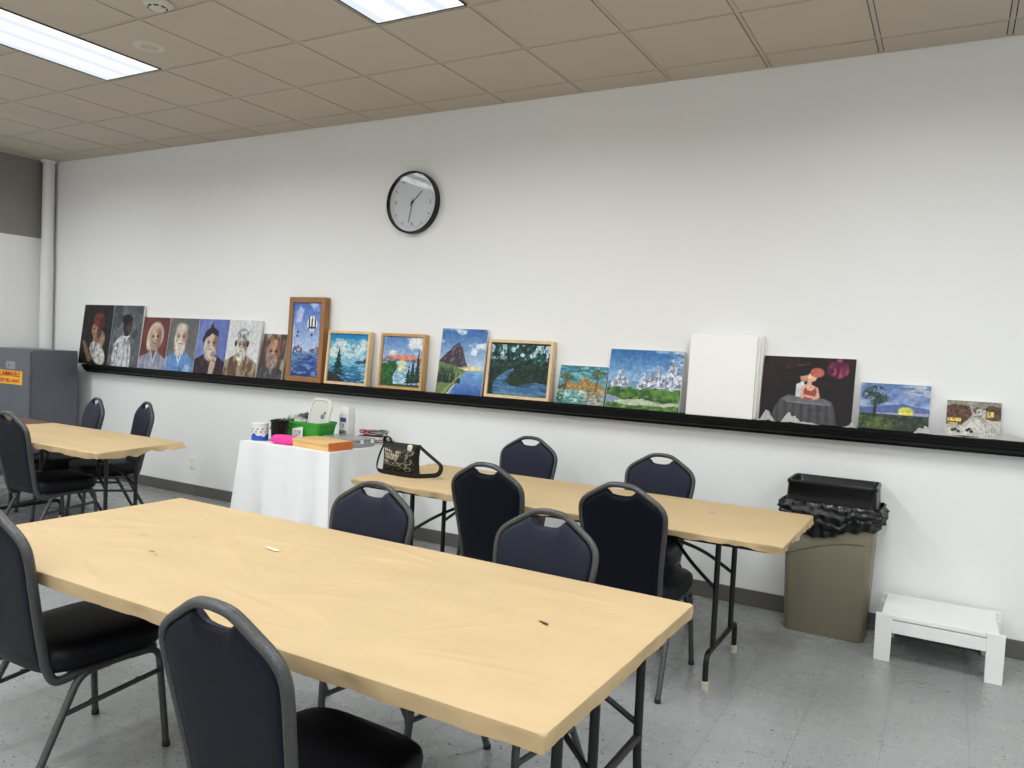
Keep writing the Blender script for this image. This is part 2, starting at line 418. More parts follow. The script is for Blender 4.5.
cb = thing('safety_cabinet', 'dark grey steel storage cabinet with a yellow flammable warning sticker', 'cabinet', (-2.19, -0.40, 0))
cx0, cx1, cy0, cy1, cz = -0.40, 0.40, -0.235, 0.235, 1.285
b = NB(); box(b, cx0, cx1, cy0 + 0.02, cy1, 0.05, cz, 0.006); box(b, cx0 + 0.02, cx1 - 0.02, cy0 + 0.04, cy1 - 0.02, 0.0, 0.052); obj('body', b, 'cabinet', cb, 40)
for s, (a0, a1) in enumerate(((cx0 + 0.008, -0.264), (-0.256, cx1 - 0.008))):
    b = NB(); box(b, a0, a1, cy0, cy0 + 0.022, 0.07, cz - 0.02, 0.005); d = obj('door', b, 'cabinet', cb, 40)
    if s == 0:
        b = NB(); box(b, -0.32, -0.28, cy0 - 0.018, cy0, 0.66, 0.80, 0.006); obj('handle', b, 'blackmetal', d, 40)
for z in (0.25, 1.08):
    b = NB(); box(b, cx1 - 0.004, cx1 + 0.006, cy0 - 0.007, cy0 + 0.03, z - 0.05, z + 0.05, 0.003); obj('hinge', b, 'cabinet', cb, 40)
st = NB(); box(st, -0.20, 0.27, cy0 - 0.0015, cy0 + 0.001, 0.935, 1.07); st = obj('warning_sticker', st, 'yellow', cb); st['label'] = 'yellow warning sticker'
text('FLAMMABLE', 0.074, 'redink', st, (0.035, cy0 - 0.002, 1.034), (R(90), 0, 0), bold=True)
text('KEEP FIRE AWAY', 0.050, 'redink', st, (0.035, cy0 - 0.002, 0.968), (R(90), 0, 0), bold=True)
sg = NB(); box(sg, -0.02, 0.145, cy0 - 0.0015, cy0 + 0.001, 1.085, 1.16); sg = obj('maker_sticker', sg, 'greysticker', cb); sg['label'] = 'small grey sticker'
b = NB(); lathe(b, [(0.0005, -cy0 + 0.001), (0.013, -cy0 + 0.001), (0.013, -cy0 + 0.002), (0.0005, -cy0 + 0.002)], 3, 'y', (0.03, 0, 1.118)); obj('emblem', b, 'rubber', sg)

# ------------------------------------------------------------------ painted pictures
def vnoise(U, V, sx, sy, seed, octs=3):
    """value noise, numpy"""
    rng = np.random.RandomState(seed); out = np.zeros_like(U); amp = 1.0; tot = 0
    for o in range(octs):
        nx, ny = int(math.ceil(sx * 2 ** o)) + 2, int(math.ceil(sy * 2 ** o)) + 2
        g = rng.rand(ny + 1, nx + 1); x = np.clip(U, 0, 1) * sx * 2 ** o; y = np.clip(V, 0, 1) * sy * 2 ** o
        xi = x.astype(int); yi = y.astype(int); fx = x - xi; fy = y - yi; fx = fx * fx * (3 - 2 * fx); fy = fy * fy * (3 - 2 * fy)
        out += amp * ((g[yi, xi] * (1 - fx) + g[yi, xi + 1] * fx) * (1 - fy) + (g[yi + 1, xi] * (1 - fx) + g[yi + 1, xi + 1] * fx) * fy)
        tot += amp; amp *= 0.5
    return out / tot
def sm(d, w=0.02): return np.clip(0.5 - d / w, 0, 1)
class Art:
    def __init__(self, w, h, res=110):
        self.nx = max(8, int(res * w / max(w, h))); self.ny = max(8, int(res * h / max(w, h)))
        u = np.linspace(0, 1, self.nx); v = np.linspace(0, 1, self.ny); self.U, self.V = np.meshgrid(u, v)
        self.I = np.zeros(self.U.shape + (3,)); self.asp = w / h; self.seed = 1
    def n(self, sx, sy, octs=3): self.seed += 7; return vnoise(self.U, self.V, sx, sy, self.seed, octs)
    def mix(self, mask, col):
        c = np.array(col, float) / 255.0 if not isinstance(col, np.ndarray) else col
        self.I = self.I * (1 - mask[..., None]) + c * mask[..., None]
    def fill(self, c): self.I[:] = np.array(c, float) / 255
    def grad(self, c0, c1, v0=0, v1=1, mask=None):
        t = np.clip((self.V - v0) / (v1 - v0), 0, 1)[..., None]
        g = (np.array(c0) * (1 - t) + np.array(c1) * t) / 255.0
        mk = np.ones_like(self.U) if mask is None else mask
        self.I = self.I * (1 - mk[..., None]) + g * mk[..., None]
    def ell(self, cx, cy, rx, ry, soft=0.12, ang=0):
        dx, dy = (self.U - cx), (self.V - cy); a = math.radians(ang)
        X = dx * math.cos(a) + dy * math.sin(a); Y = -dx * math.sin(a) + dy * math.cos(a)
        return sm(np.sqrt((X / rx) ** 2 + (Y / ry) ** 2) - 1, soft)
    def poly(self, pts, rough=0.0, sc=10):
        U = self.U; V = self.V
        if rough: U = U + (self.n(sc, sc) - 0.5) * rough; V = V + (self.n(sc, sc) - 0.5) * rough
        ins = np.zeros(U.shape, bool); n = len(pts); j = n - 1
        for i in range(n):
            xi, yi = pts[i]; xj, yj = pts[j]
            c = ((yi > V) != (yj > V)) & (U < (xj - xi) * (V - yi) / ((yj - yi) or 1e-9) + xi); ins ^= c; j = i
        return ins.astype(float)
    def rect(self, a, b, c, d): return ((self.U > a) & (self.U < b) & (self.V > c) & (self.V < d)).astype(float)
    def line(self, x0, y0, x1, y1, w):
        px, py = self.U - x0, self.V - y0; dx, dy = x1 - x0, y1 - y0; t = np.clip((px * dx + py * dy) / (dx * dx + dy * dy), 0, 1)
        return sm(np.hypot(px - t * dx, py - t * dy) - w, 0.012)
    def jitter(self, k=0.06, sx=30, sy=30):
        self.I = np.clip(self.I * (1 + (self.n(sx, sy)[..., None] - 0.5) * 2 * k * 2), 0, 1)
    def dab(self, mask, cols, sx=24, sy=24, thr=0.55):
        for c in cols: self.mix(mask * np.clip((self.n(sx * 1.5, sy * 1.5, 3) - thr + 0.02) * 9, 0, 0.85), c)

def portrait(bg, bgv, coat, coat2, skin, hair, hairtype, seed, beard=None, shade=(70, 45, 32), cx=0.5, cy=0.62, r=(0.24, 0.24), chest=0.34, collar=None, hand=False):
    def f(A):
        A.seed = seed; A.fill(bg); A.mix(np.clip((A.n(5, 3) - 0.45) * 3, 0, 0.8), bgv)
        body = A.poly([(-0.02, -0.1), (0.0, chest * 0.72), (cx - 0.22, chest), (cx - 0.1, chest + 0.06), (cx + 0.1, chest + 0.06), (cx + 0.24, chest), (1.0, chest * 0.66), (1.02, -0.1)], 0.02)
        A.mix(A.rect(cx - 0.11, cx + 0.11, chest - 0.05, cy), shade)
        A.mix(body, coat); A.mix(body * np.clip((A.n(9, 4) - 0.5) * 4, 0, 0.7), tuple(int(c * 0.72) for c in coat)); A.mix(body * np.clip((A.n(11, 5) - 0.55) * 5, 0, 0.6), coat2)
        A.mix(A.poly([(cx - 0.11, chest + 0.06), (cx + 0.11, chest + 0.06), (cx + 0.01, chest - 0.14)]), collar or shade)
        A.mix(A.line(cx - 0.12, chest + 0.07, cx + 0.0, chest - 0.16, 0.022), coat2); A.mix(A.line(cx + 0.12, chest + 0.07, cx + 0.02, chest - 0.16, 0.022), coat2)
        rx, ry = r
        if hairtype == 'long':
            A.mix(A.ell(cx, cy + 0.02, rx * 1.2, ry * 1.12, 0.2), hair); A.mix(A.ell(cx - rx * 0.8, cy - ry * 0.35, rx * 0.45, ry * 0.75, 0.3), hair)
        if hairtype == 'puff':
            h = A.ell(cx, cy + 0.06, rx * 1.3, ry * 1.15, 0.2); A.mix(h, hair); A.dab(h, [tuple(min(255, int(c * 1.5)) for c in hair), tuple(int(c * 0.6) for c in hair)], 12, 10, 0.52)
        face = A.ell(cx, cy, rx * 0.92, ry, 0.1); A.mix(face, skin)
        A.mix(face * np.clip((A.n(7, 7) - 0.48) * 4, 0, 0.6), tuple(int(c * 0.74 + d * 0.26) for c, d in zip(skin, (0, 0, 0)))); A.mix(face * np.clip((A.n(8, 9) - 0.55) * 5, 0, 0.6), tuple(min(255, int(c * 1.22)) for c in skin))
        A.mix(A.ell(cx + rx * 0.62, cy - 0.02, rx * 0.34, ry * 0.85, 0.8) * 0.6, shade)
        for q in (-1, 1):
            A.mix(A.ell(cx + q * rx * 0.36, cy + ry * 0.05, rx * 0.24, ry * 0.10, 0.9) * 0.75, tuple(int(c * 0.7) for c in shade))
            A.mix(A.line(cx + q * rx * 0.2, cy + ry * 0.22, cx + q * rx * 0.58, cy + ry * 0.24, 0.006) * 0.6, shade)
            A.mix(A.line(cx + q * rx * 0.22, cy - ry * 0.20, cx + q * rx * 0.42, cy - ry * 0.48, 0.006) * 0.5, shade)
        A.mix(A.ell(cx + rx * 0.03, cy - ry * 0.08, rx * 0.10, ry * 0.24, 0.6) * 0.7, tuple(min(255, int(c * 1.2)) for c in skin)); A.mix(A.ell(cx + rx * 0.10, cy - ry * 0.26, rx * 0.16, ry * 0.05, 0.8) * 0.7, shade)
        if beard:
            bd = np.maximum(A.ell(cx, cy - ry * 0.80, rx * 0.80, ry * 0.62, 0.3), A.ell(cx - rx * 0.72, cy - ry * 0.25, rx * 0.24, ry * 0.55, 0.5) * 0.8); A.mix(bd, beard); A.dab(bd, [tuple(int(c * 0.68) for c in beard), tuple(min(255, int(c * 1.15)) for c in beard)], 16, 9, 0.53)
        A.mix(A.ell(cx + rx * 0.05, cy - ry * 0.50, rx * 0.30, ry * 0.045, 0.6) * 0.8, (112, 62, 54))
        if hairtype == 'short': A.mix(A.ell(cx, cy + ry * 0.72, rx * 0.86, ry * 0.36, 0.5) * 0.7, hair)
        if hairtype == 'turban':
            h = A.ell(cx, cy + ry * 0.95, rx * 0.95, ry * 0.55, 0.15); A.mix(h, hair); A.dab(h, [tuple(int(c * 0.6) for c in hair), tuple(min(255, int(c * 1.3)) for c in hair)], 12, 12, 0.5)
            for q in (-1, 1): A.mix(A.ell(cx + q * rx * 0.98, cy + ry * 0.15, rx * 0.2, ry * 0.28, 0.3), tuple(int(c * 0.5) for c in shade))
        if hairtype == 'cap':
            A.mix(A.poly([(cx - rx * 1.25, cy + ry * 0.25), (cx - rx * 0.9, cy + ry * 0.95), (cx - rx * 0.35, cy + ry * 1.25), (cx - rx * 0.05, cy + ry * 1.75), (cx + rx * 0.1, cy + ry * 1.3), (cx + rx * 0.8, cy + ry * 0.95), (cx + rx * 0.95, cy + ry * 0.5), (cx, cy + ry * 0.78), (cx - rx * 0.75, cy + ry * 0.35), (cx - rx * 1.0, cy - ry * 0.1)], 0.03), hair)
        if hand: A.mix(A.poly([(cx + 0.02, -0.1), (cx + 0.04, 0.18), (cx + 0.10, 0.30), (cx + 0.24, 0.30), (cx + 0.22, 0.16), (cx + 0.14, -0.1)], 0.03), skin); A.mix(A.line(cx + 0.10, 0.26, cx + 0.2, 0.22, 0.008), shade)
        A.jitter(0.07, 30, 30)
    return f

def art_turban(A):
    A.fill((22, 20, 20)); A.dab(np.ones_like(A.U), [(36, 33, 30)], 6, 6, 0.55)
    A.mix(A.ell(0.62, 0.42, 0.20, 0.16, 0.1), (146, 118, 90))                       # bare shoulder
    A.mix(A.poly([(0.05, 0.37), (0.13, 0.40), (0.45, 0.08), (0.36, 0.03), (0.30, 0.06)], 0.02), (120, 92, 70))   # arm
    A.mix(A.ell(0.62, 0.19, 0.30, 0.155, 0.1, -28), (184, 180, 174)); A.mix(A.poly([(0.32, 0.26), (0.42, 0.34), (0.78, 0.30), (0.5, 0.12)], 0.02), (184, 180, 174))
    A.dab(A.ell(0.62, 0.19, 0.28, 0.145, 0.1, -28), [(120, 116, 110), (206, 202, 196)], 14, 9, 0.54)
    A.mix(A.poly([(0.46, 0.42), (0.66, 0.5), (0.64, 0.36), (0.5, 0.36)]), (140, 100, 76))
    A.mix(A.ell(0.48, 0.58, 0.14, 0.13, 0.12), (168, 118, 92)); A.mix(A.ell(0.60, 0.55, 0.08, 0.12, 0.4) * 0.7, (58, 34, 26))
    A.mix(A.ell(0.55, 0.75, 0.19, 0.115, 0.15), (116, 44, 40)); A.mix(A.ell(0.66, 0.70, 0.10, 0.10, 0.4), (78, 30, 28))
    A.mix(A.ell(0.43, 0.60, 0.03, 0.015, 0.4), (30, 18, 16)); A.mix(A.ell(0.41, 0.51, 0.035, 0.014, 0.4), (140, 50, 48))
    A.jitter(0.14, 24, 30)
def art_youth(A):
    A.fill((84, 88, 92)); A.dab(np.ones_like(A.U), [(102, 107, 110), (66, 70, 76)], 5, 5, 0.54)
    sh = A.poly([(0.10, -0.1), (0.12, 0.36), (0.28, 0.46), (0.46, 0.53), (0.62, 0.44), (0.72, 0.3), (0.74, -0.1)], 0.02)
    A.mix(sh, (196, 196, 200)); A.dab(sh, [(140, 142, 150)], 9, 5, 0.55); A.dab(A.poly([(0.10, -0.1), (0.14, 0.3), (0.3, 0.4), (0.3, -0.1)]), [(96, 98, 108)], 12, 14, 0.52); A.mix(A.line(0.62, 0.4, 0.66, 0.0, 0.014) * 0.8, (96, 98, 104)); A.mix(A.line(0.42, 0.53, 0.52, 0.47, 0.016), (236, 236, 238)); A.mix(A.line(0.62, 0.50, 0.54, 0.47, 0.016), (236, 236, 238))
    A.mix(A.line(0.5, 0.48, 0.48, 0.0, 0.012) * 0.8, (110, 112, 118))
    A.mix(A.poly([(0.42, 0.5), (0.60, 0.5), (0.58, 0.6), (0.44, 0.6)]), (38, 30, 30))
    A.mix(A.ell(0.52, 0.67, 0.15, 0.14, 0.1), (52, 42, 42)); A.mix(A.ell(0.50, 0.77, 0.17, 0.085, 0.15), (24, 22, 24))
    A.mix(A.ell(0.58, 0.66, 0.06, 0.08, 0.5) * 0.7, (86, 70, 66)); A.mix(A.ell(0.47, 0.68, 0.03, 0.012, 0.4), (20, 16, 16)); A.mix(A.ell(0.59, 0.68, 0.03, 0.012, 0.4), (20, 16, 16))
    A.jitter(0.12, 24, 28)

def mountains(A, pts, col, hi, rough=0.03):
    m = A.poly(pts, rough); A.mix(m, col); A.dab(m, [hi], 18, 24, 0.56); return m
def trees(A, x0, x1, y0, h, cols, n, seed):
    rng = random.Random(seed)
    for i in range(n):
        x = x0 + (x1 - x0) * rng.random(); hh = h * (0.6 + 0.4 * rng.random()); y = y0 + 0.02 * rng.random(); c = rng.choice(cols)
        A.mix(A.poly([(x - hh * 0.20, y), (x + hh * 0.20, y), (x, y + hh)], 0.02, 24), c)
def fir(A, x, y, h, w, cols):
    A.mix(A.line(x, y, x, y + h * 0.3, 0.012), (40, 32, 28))
    for k in range(7):
        t = k / 7; A.mix(A.poly([(x - w * (1 - t), y + h * (0.06 + 0.86 * t)), (x + w * (1 - t), y + h * (0.06 + 0.86 * t)), (x, y + h * (0.28 + 0.86 * t))], 0.04, 26), cols[k % len(cols)])
def clouds(A, v0, v1, col, thr=0.52, sx=4, sy=5):
    m = A.rect(0, 1, v0, v1) * np.clip((A.n(sx, sy) - thr) * 6, 0, 1); A.mix(m, col)

def art_balloon(A):
    A.grad((178, 196, 232), (70, 110, 200), 0.38, 1.0); clouds(A, 0.45, 1, (176, 196, 235), 0.5)
    mountains(A, [(0, 0.30), (0.06, 0.38), (0.22, 0.44), (0.38, 0.38), (0.5, 0.33), (0.7, 0.37), (1, 0.42), (1, 0.28), (0, 0.28)], (92, 96, 130), (222, 224, 236), 0.04)
    A.grad((34, 52, 138), (88, 128, 176), 0.0, 0.32, A.rect(0, 1, -1, 0.32)); A.dab(A.rect(0, 1, 0, 0.32), [(40, 60, 150), (112, 150, 190)], 4, 26, 0.58)
    A.mix(A.ell(0.70, 0.72, 0.18, 0.105, 0.08), (240, 240, 244))
    for k in (-2, 0, 2): A.mix(A.ell(0.70 + k * 0.055, 0.72, 0.026, 0.10, 0.2), (24, 26, 44))
    A.mix(A.rect(0.56, 0.84, 0.655, 0.675), (40, 44, 60)); A.mix(A.poly([(0.58, 0.65), (0.82, 0.65), (0.73, 0.60), (0.67, 0.60)]) * 0.6, (210, 214, 226)); A.mix(A.rect(0.665, 0.735, 0.55, 0.585), (60, 50, 50))
    for x, y in ((0.2, 0.60), (0.18, 0.545)): A.mix(A.ell(x, y, 0.035, 0.018, 0.2), (50, 56, 90))
    A.jitter(0.08, 20, 40)
def art_lake(A):
    A.grad((120, 190, 214), (0, 128, 190), 0.4, 1.0)
    for cx, cy, r1, r2 in ((0.3, 0.72, 0.26, 0.14), (0.15, 0.6, 0.2, 0.1), (0.9, 0.78, 0.2, 0.12), (0.8, 0.66, 0.16, 0.08), (0.5, 0.55, 0.3, 0.06)): A.mix(A.ell(cx, cy, r1, r2, 0.5) * 0.9, (214, 226, 224))
    A.dab(A.rect(0, 1, 0.45, 0.9), [(190, 204, 208), (84, 170, 206)], 7, 9, 0.6)
    mountains(A, [(0.62, 0.40), (0.78, 0.46), (0.9, 0.44), (1, 0.54), (1, 0.38)], (60, 62, 84), (96, 92, 110))
    A.grad((18, 70, 124), (92, 170, 200), 0.0, 0.40, A.rect(0, 1, -1, 0.40)); A.dab(A.rect(0, 1, 0, 0.4), [(30, 110, 160), (140, 200, 214)], 5, 24, 0.57)
    A.mix(A.poly([(0, 0), (0.5, 0), (0.32, 0.10), (0, 0.22)], 0.03), (44, 42, 46))
    fir(A, 0.26, 0.10, 0.62, 0.20, [(16, 50, 52), (24, 66, 58), (14, 42, 48)])
    A.mix(A.ell(0.63, 0.76, 0.035, 0.05, 0.1), (240, 240, 240)); A.mix(A.ell(0.63, 0.76, 0.012, 0.05, 0.2), (30, 30, 40)); A.mix(A.rect(0.615, 0.645, 0.67, 0.69), (40, 40, 40))
    A.jitter(0.09, 24, 30)
def art_sunset(A):
    A.grad((150, 180, 214), (80, 130, 200), 0.6, 1.0); clouds(A, 0.62, 1, (226, 228, 232), 0.5, 4, 6)
    A.mix(A.ell(0.55, 0.58, 0.38, 0.06, 0.6), (234, 132, 106))
    mountains(A, [(0, 0.52), (0.12, 0.60), (0.3, 0.56), (0.5, 0.54), (0.75, 0.55), (1, 0.60), (1, 0.48), (0, 0.48)], (120, 104, 130), (172, 150, 160))
    A.mix(A.poly([(0.25, 0.0), (0.38, 0.5), (0.8, 0.5), (0.72, 0.0)], 0.05), (150, 190, 214)); A.mix(A.ell(0.52, 0.42, 0.1, 0.12, 0.5), (228, 222, 140)); A.dab(A.poly([(0.25, 0), (0.38, 0.5), (0.8, 0.5), (0.72, 0)]), [(224, 234, 240), (104, 160, 200)], 10, 16, 0.55)
    g = A.poly([(0, 0), (0.32, 0), (0.30, 0.2), (0.42, 0.40), (0.30, 0.52), (0, 0.44)], 0.05); A.mix(g, (30, 92, 44)); A.dab(g, [(62, 132, 50), (18, 62, 40)], 16, 16, 0.55)
    for x, h in ((0.70, 0.4), (0.80, 0.55), (0.92, 0.72)): fir(A, x, 0.05, h, 0.11, [(20, 52, 48), (28, 66, 54)])
    A.mix(A.rect(0, 1, -1, 0.05), (40, 80, 46)); A.jitter(0.09, 24, 26)
def art_peak(A):
    A.grad((196, 214, 232), (46, 104, 176), 0.35, 1.0); clouds(A, 0.6, 1, (214, 226, 240), 0.6, 4, 8)
    mountains(A, [(0.0, 0.50), (0.15, 0.62), (0.30, 0.74), (0.40, 0.80), (0.50, 0.70), (0.60, 0.50), (0.66, 0.40), (0, 0.42)], (64, 58, 68), (118, 106, 112), 0.02)
    A.mix(A.ell(0.74, 0.38, 0.24, 0.05, 0.7), (242, 214, 150))
    A.grad((52, 92, 170), (120, 176, 224), 0.0, 0.36, A.poly([(0.2, -0.1), (0.62, 0.37), (1.1, 0.37), (1.1, -0.1)])); A.dab(A.poly([(0.3, 0), (0.64, 0.36), (1, 0.36), (1, 0)]), [(96, 140, 206)], 4, 22, 0.6)
    g = A.poly([(-0.1, 0.50), (0.3, 0.44), (0.62, 0.37), (0.34, 0.10), (0.16, -0.1), (-0.1, -0.1)], 0.03); A.mix(g, (104, 128, 72)); 
    trees(A, 0.0, 0.5, 0.16, 0.18, [(34, 56, 44), (52, 76, 54), (28, 46, 40)], 40, 5); trees(A, 0.0, 0.35, 0.30, 0.14, [(44, 62, 50), (60, 80, 60)], 24, 9)
    A.mix(A.poly([(0.12, -0.1), (0.3, 0.12), (0.62, 0.36), (0.5, 0.3), (0.2, 0.06), (0.02, -0.1)], 0.02), (154, 168, 96)); A.jitter(0.08, 24, 30)
def art_forest(A):
    A.fill((24, 46, 44)); A.dab(A.rect(0, 1, 0.5, 1), [(34, 82, 76), (18, 36, 36)], 22, 12, 0.54)
    A.mix(A.rect(0, 1, 0.68, 0.97) * (A.n(20, 9, 2) > 0.56) * np.clip((A.V - 0.6) * 6, 0, 1), (176, 204, 220)); A.dab(A.rect(0, 1, 0.55, 0.95), [(40, 104, 92)], 24, 14, 0.6)
    A.dab(A.rect(0, 1, 0.2, 0.62), [(34, 58, 44), (20, 40, 40), (46, 70, 46)], 14, 12, 0.55)
    w_ = A.poly([(0.40, 0.52), (0.29, 0.46), (0.17, 0.36), (0.09, 0.24), (0.07, 0.08), (0.14, -0.1), (1.1, -0.1), (1.1, 0.22), (0.8, 0.27), (0.62, 0.24), (0.48, 0.17), (0.36, 0.19), (0.29, 0.27), (0.33, 0.38), (0.43, 0.51)], 0.02); A.mix(w_, (62, 108, 152)); A.mix(w_ * np.clip((A.n(3, 26) - 0.5) * 5, 0, 0.8), (104, 150, 186)); A.mix(w_ * np.clip((A.n(3, 22) - 0.56) * 6, 0, 0.8), (36, 70, 106))
    A.mix(A.ell(0.50, 0.27, 0.14, 0.07, 0.5), (34, 56, 40)); A.jitter(0.12, 26, 22)
def art_palms(A):
    A.grad((86, 150, 160), (44, 120, 150), 0.5, 1); A.dab(A.rect(0, 1, 0.6, 1), [(28, 100, 110), (120, 176, 170)], 7, 12, 0.55)
    mountains(A, [(0, 0.38), (0.1, 0.52), (0.25, 0.62), (0.36, 0.52), (0.55, 0.72), (0.7, 0.6), (0.85, 0.56), (1, 0.45), (1, 0.25), (0, 0.3)], (142, 112, 62), (190, 150, 84), 0.05)
    A.grad((60, 130, 126), (110, 176, 176), 0, 0.36, A.rect(0, 0.62, -1, 0.36)); A.dab(A.rect(0, 0.7, 0.05, 0.36), [(190, 214, 204), (36, 100, 96)], 8, 16, 0.56)
    A.dab(A.poly([(0.55, 0), (0.6, 0.3), (1, 0.4), (1, 0)]), [(150, 130, 96), (92, 84, 66), (190, 180, 150)], 14, 14, 0.52)
    A.dab(A.rect(0, 0.16, 0, 0.5), [(48, 70, 40)], 14, 14, 0.5)
    for x, y in ((0.16, 0.74), (0.82, 0.84)):
        A.mix(A.line(x, 0.35, x, y, 0.012), (80, 58, 34))
        for a in range(0, 360, 40): A.mix(A.line(x, y, x + 0.12 * math.cos(R(a)), y + 0.12 * math.sin(R(a)) - 0.04, 0.014), (92, 92, 36))
    A.jitter(0.14, 24, 18)
def art_winter(A):
    A.grad((150, 190, 226), (40, 104, 176), 0.4, 1.0); clouds(A, 0.6, 1, (196, 216, 236), 0.58, 3, 9)
    A.mix(A.rect(0, 1, 0.34, 0.46), (110, 150, 180))
    for x, b, h, w in ((0.16, 0.34, 0.38, 0.07), (0.24, 0.34, 0.26, 0.06), (0.10, 0.34, 0.22, 0.06), (0.5, 0.30, 0.34, 0.08), (0.6, 0.3, 0.36, 0.09), (0.7, 0.30, 0.44, 0.10), (0.86, 0.32, 0.56, 0.12), (0.95, 0.34, 0.34, 0.08), (0.78, 0.3, 0.3, 0.1)):
        A.mix(A.poly([(x - w * 1.25, b - 0.02), (x + w * 1.25, b - 0.02), (x + w * 0.95, b + h * 0.35), (x + w * 0.5, b + h * 0.7), (x + w * 0.1, b + h), (x - w * 0.3, b + h * 0.72), (x - w * 0.9, b + h * 0.4)], 0.085, 18), (206, 214, 226)); A.mix(A.line(x + w * 0.2, b, x + w * 0.08, b + h * 0.9, 0.008) * (A.n(20, 20, 1) > 0.45), (104, 110, 132))
    A.dab(A.rect(0.02, 1, 0.32, 0.85) * (A.I.mean(-1) > 0.72), [(120, 130, 160), (90, 96, 124)], 22, 22, 0.58)
    g = A.rect(0, 1, -1, 0.33); A.mix(g, (72, 112, 50)); A.dab(g, [(44, 96, 36), (120, 150, 70), (30, 70, 34)], 12, 14, 0.55)
    A.dab(A.rect(0, 1, 0.2, 0.36), [(36, 88, 34), (88, 140, 52)], 12, 9, 0.5)
    A.mix(A.poly([(0, 0.20), (0.25, 0.14), (0.5, 0.18), (0.7, 0.12), (1, 0.14), (1, 0.09), (0.6, 0.06), (0.2, 0.07), (0, 0.13)], 0.04), (176, 190, 160)); A.mix(A.poly([(0, 0.22), (0.2, 0.16), (0.1, 0.08), (0, 0.1)], 0.03), (136, 150, 184))
    A.jitter(0.10, 30, 26)
def art_dancers(A):
    A.fill((24, 18, 20)); A.mix(np.clip((A.V - 0.45) * 1.4, 0, 0.5) * (A.n(4, 4) > 0.42), (62, 24, 30))
    A.mix(A.line(0.28, 0.84, 0.50, 0.90, 0.012) * (A.n(30, 8, 1) > 0.4), (104, 36, 40)); A.mix(A.line(0.1, 0.62, 0.5, 0.74, 0.01) * 0.5, (70, 26, 34))
    t = A.poly([(0.10, -0.1), (0.16, 0.20), (0.22, 0.35), (0.30, 0.41), (0.70, 0.38), (0.78, 0.33), (0.82, 0.2), (0.86, -0.1)], 0.012); A.mix(t, (74, 73, 78))
    A.mix(A.poly([(0.22, 0.35), (0.30, 0.41), (0.70, 0.38), (0.78, 0.33), (0.76, 0.29), (0.30, 0.31)], 0.008), (100, 99, 104)); A.mix(t * (A.V < 0.30) * np.clip(np.sin(A.U * 70 + 3 * A.V) * 0.8, 0, 0.55), (48, 47, 52)); A.mix(A.line(0.30, 0.31, 0.76, 0.29, 0.008), (122, 121, 126))
    A.mix(A.poly([(0.38, 0.40), (0.38, 0.58), (0.45, 0.64), (0.50, 0.5), (0.46, 0.38)], 0.02), (206, 208, 214))
    A.mix(A.ell(0.445, 0.745, 0.068, 0.07, 0.2), (26, 20, 24)); A.mix(A.ell(0.462, 0.685, 0.042, 0.062, 0.15), (196, 142, 118)); A.mix(A.ell(0.44, 0.755, 0.055, 0.045, 0.2), (26, 20, 24))
    A.mix(A.poly([(0.43, 0.38), (0.44, 0.56), (0.53, 0.60), (0.62, 0.54), (0.65, 0.40), (0.6, 0.36)], 0.015), (224, 170, 140)); A.mix(A.poly([(0.475, 0.36), (0.465, 0.48), (0.485, 0.555), (0.505, 0.50), (0.555, 0.49), (0.60, 0.545), (0.61, 0.47), (0.60, 0.37)], 0.006), (156, 66, 62)); A.mix(A.rect(0.50, 0.545, 0.56, 0.66), (218, 164, 136)); A.mix(A.line(0.46, 0.42, 0.62, 0.385, 0.016), (220, 166, 138))
    A.mix(A.ell(0.55, 0.70, 0.05, 0.07, 0.1), (230, 178, 148)); A.mix(A.ell(0.60, 0.77, 0.075, 0.075, 0.12), (188, 92, 78))
    A.mix(A.ell(0.82, 0.83, 0.115, 0.13, 0.08), (118, 34, 74)); A.dab(A.ell(0.82, 0.83, 0.115, 0.13, 0.08), [(176, 66, 104), (70, 20, 50)], 22, 5, 0.52); A.mix(A.ell(0.83, 0.97, 0.03, 0.03, 0.2), (150, 70, 90))
    A.jitter(0.08, 24, 20)
def art_sunrise(A):
    A.grad((150, 170, 210), (92, 122, 180), 0.45, 1.0); clouds(A, 0.5, 1, (176, 184, 206), 0.5, 4, 6); A.dab(A.rect(0, 1, 0.4, 1), [(84, 112, 170)], 4, 8, 0.6)
    A.mix(A.poly([(0, 0.46), (0.3, 0.5), (0.62, 0.58), (1, 0.48), (1, 0.34), (0, 0.34)], 0.03), (82, 100, 156)); A.mix(A.poly([(0.2, 0.36), (1, 0.40), (1, 0.34), (0.2, 0.33)]), (150, 150, 190))
    A.mix(A.ell(0.67, 0.42, 0.11, 0.09, 0.35), (196, 200, 72)); A.mix(A.ell(0.67, 0.37, 0.1, 0.03, 0.3), (246, 228, 84))
    g = A.rect(0, 1, -1, 0.34); A.mix(g, (40, 56, 42)); A.dab(g, [(28, 42, 36), (62, 82, 50)], 9, 9, 0.55); A.dab(A.ell(0.1, 0.1, 0.4, 0.2, 0.3), [(110, 122, 40), (70, 92, 40)], 18, 14, 0.55)
    A.mix(A.line(0.22, 0.26, 0.23, 0.68, 0.022), (40, 38, 40)); c = A.ell(0.22, 0.73, 0.19, 0.21, 0.25); A.mix(c * (A.n(12, 12) > 0.42), (46, 70, 62)); A.dab(c, [(30, 48, 50), (76, 98, 84)], 16, 16, 0.57)
    A.jitter(0.10, 24, 18)
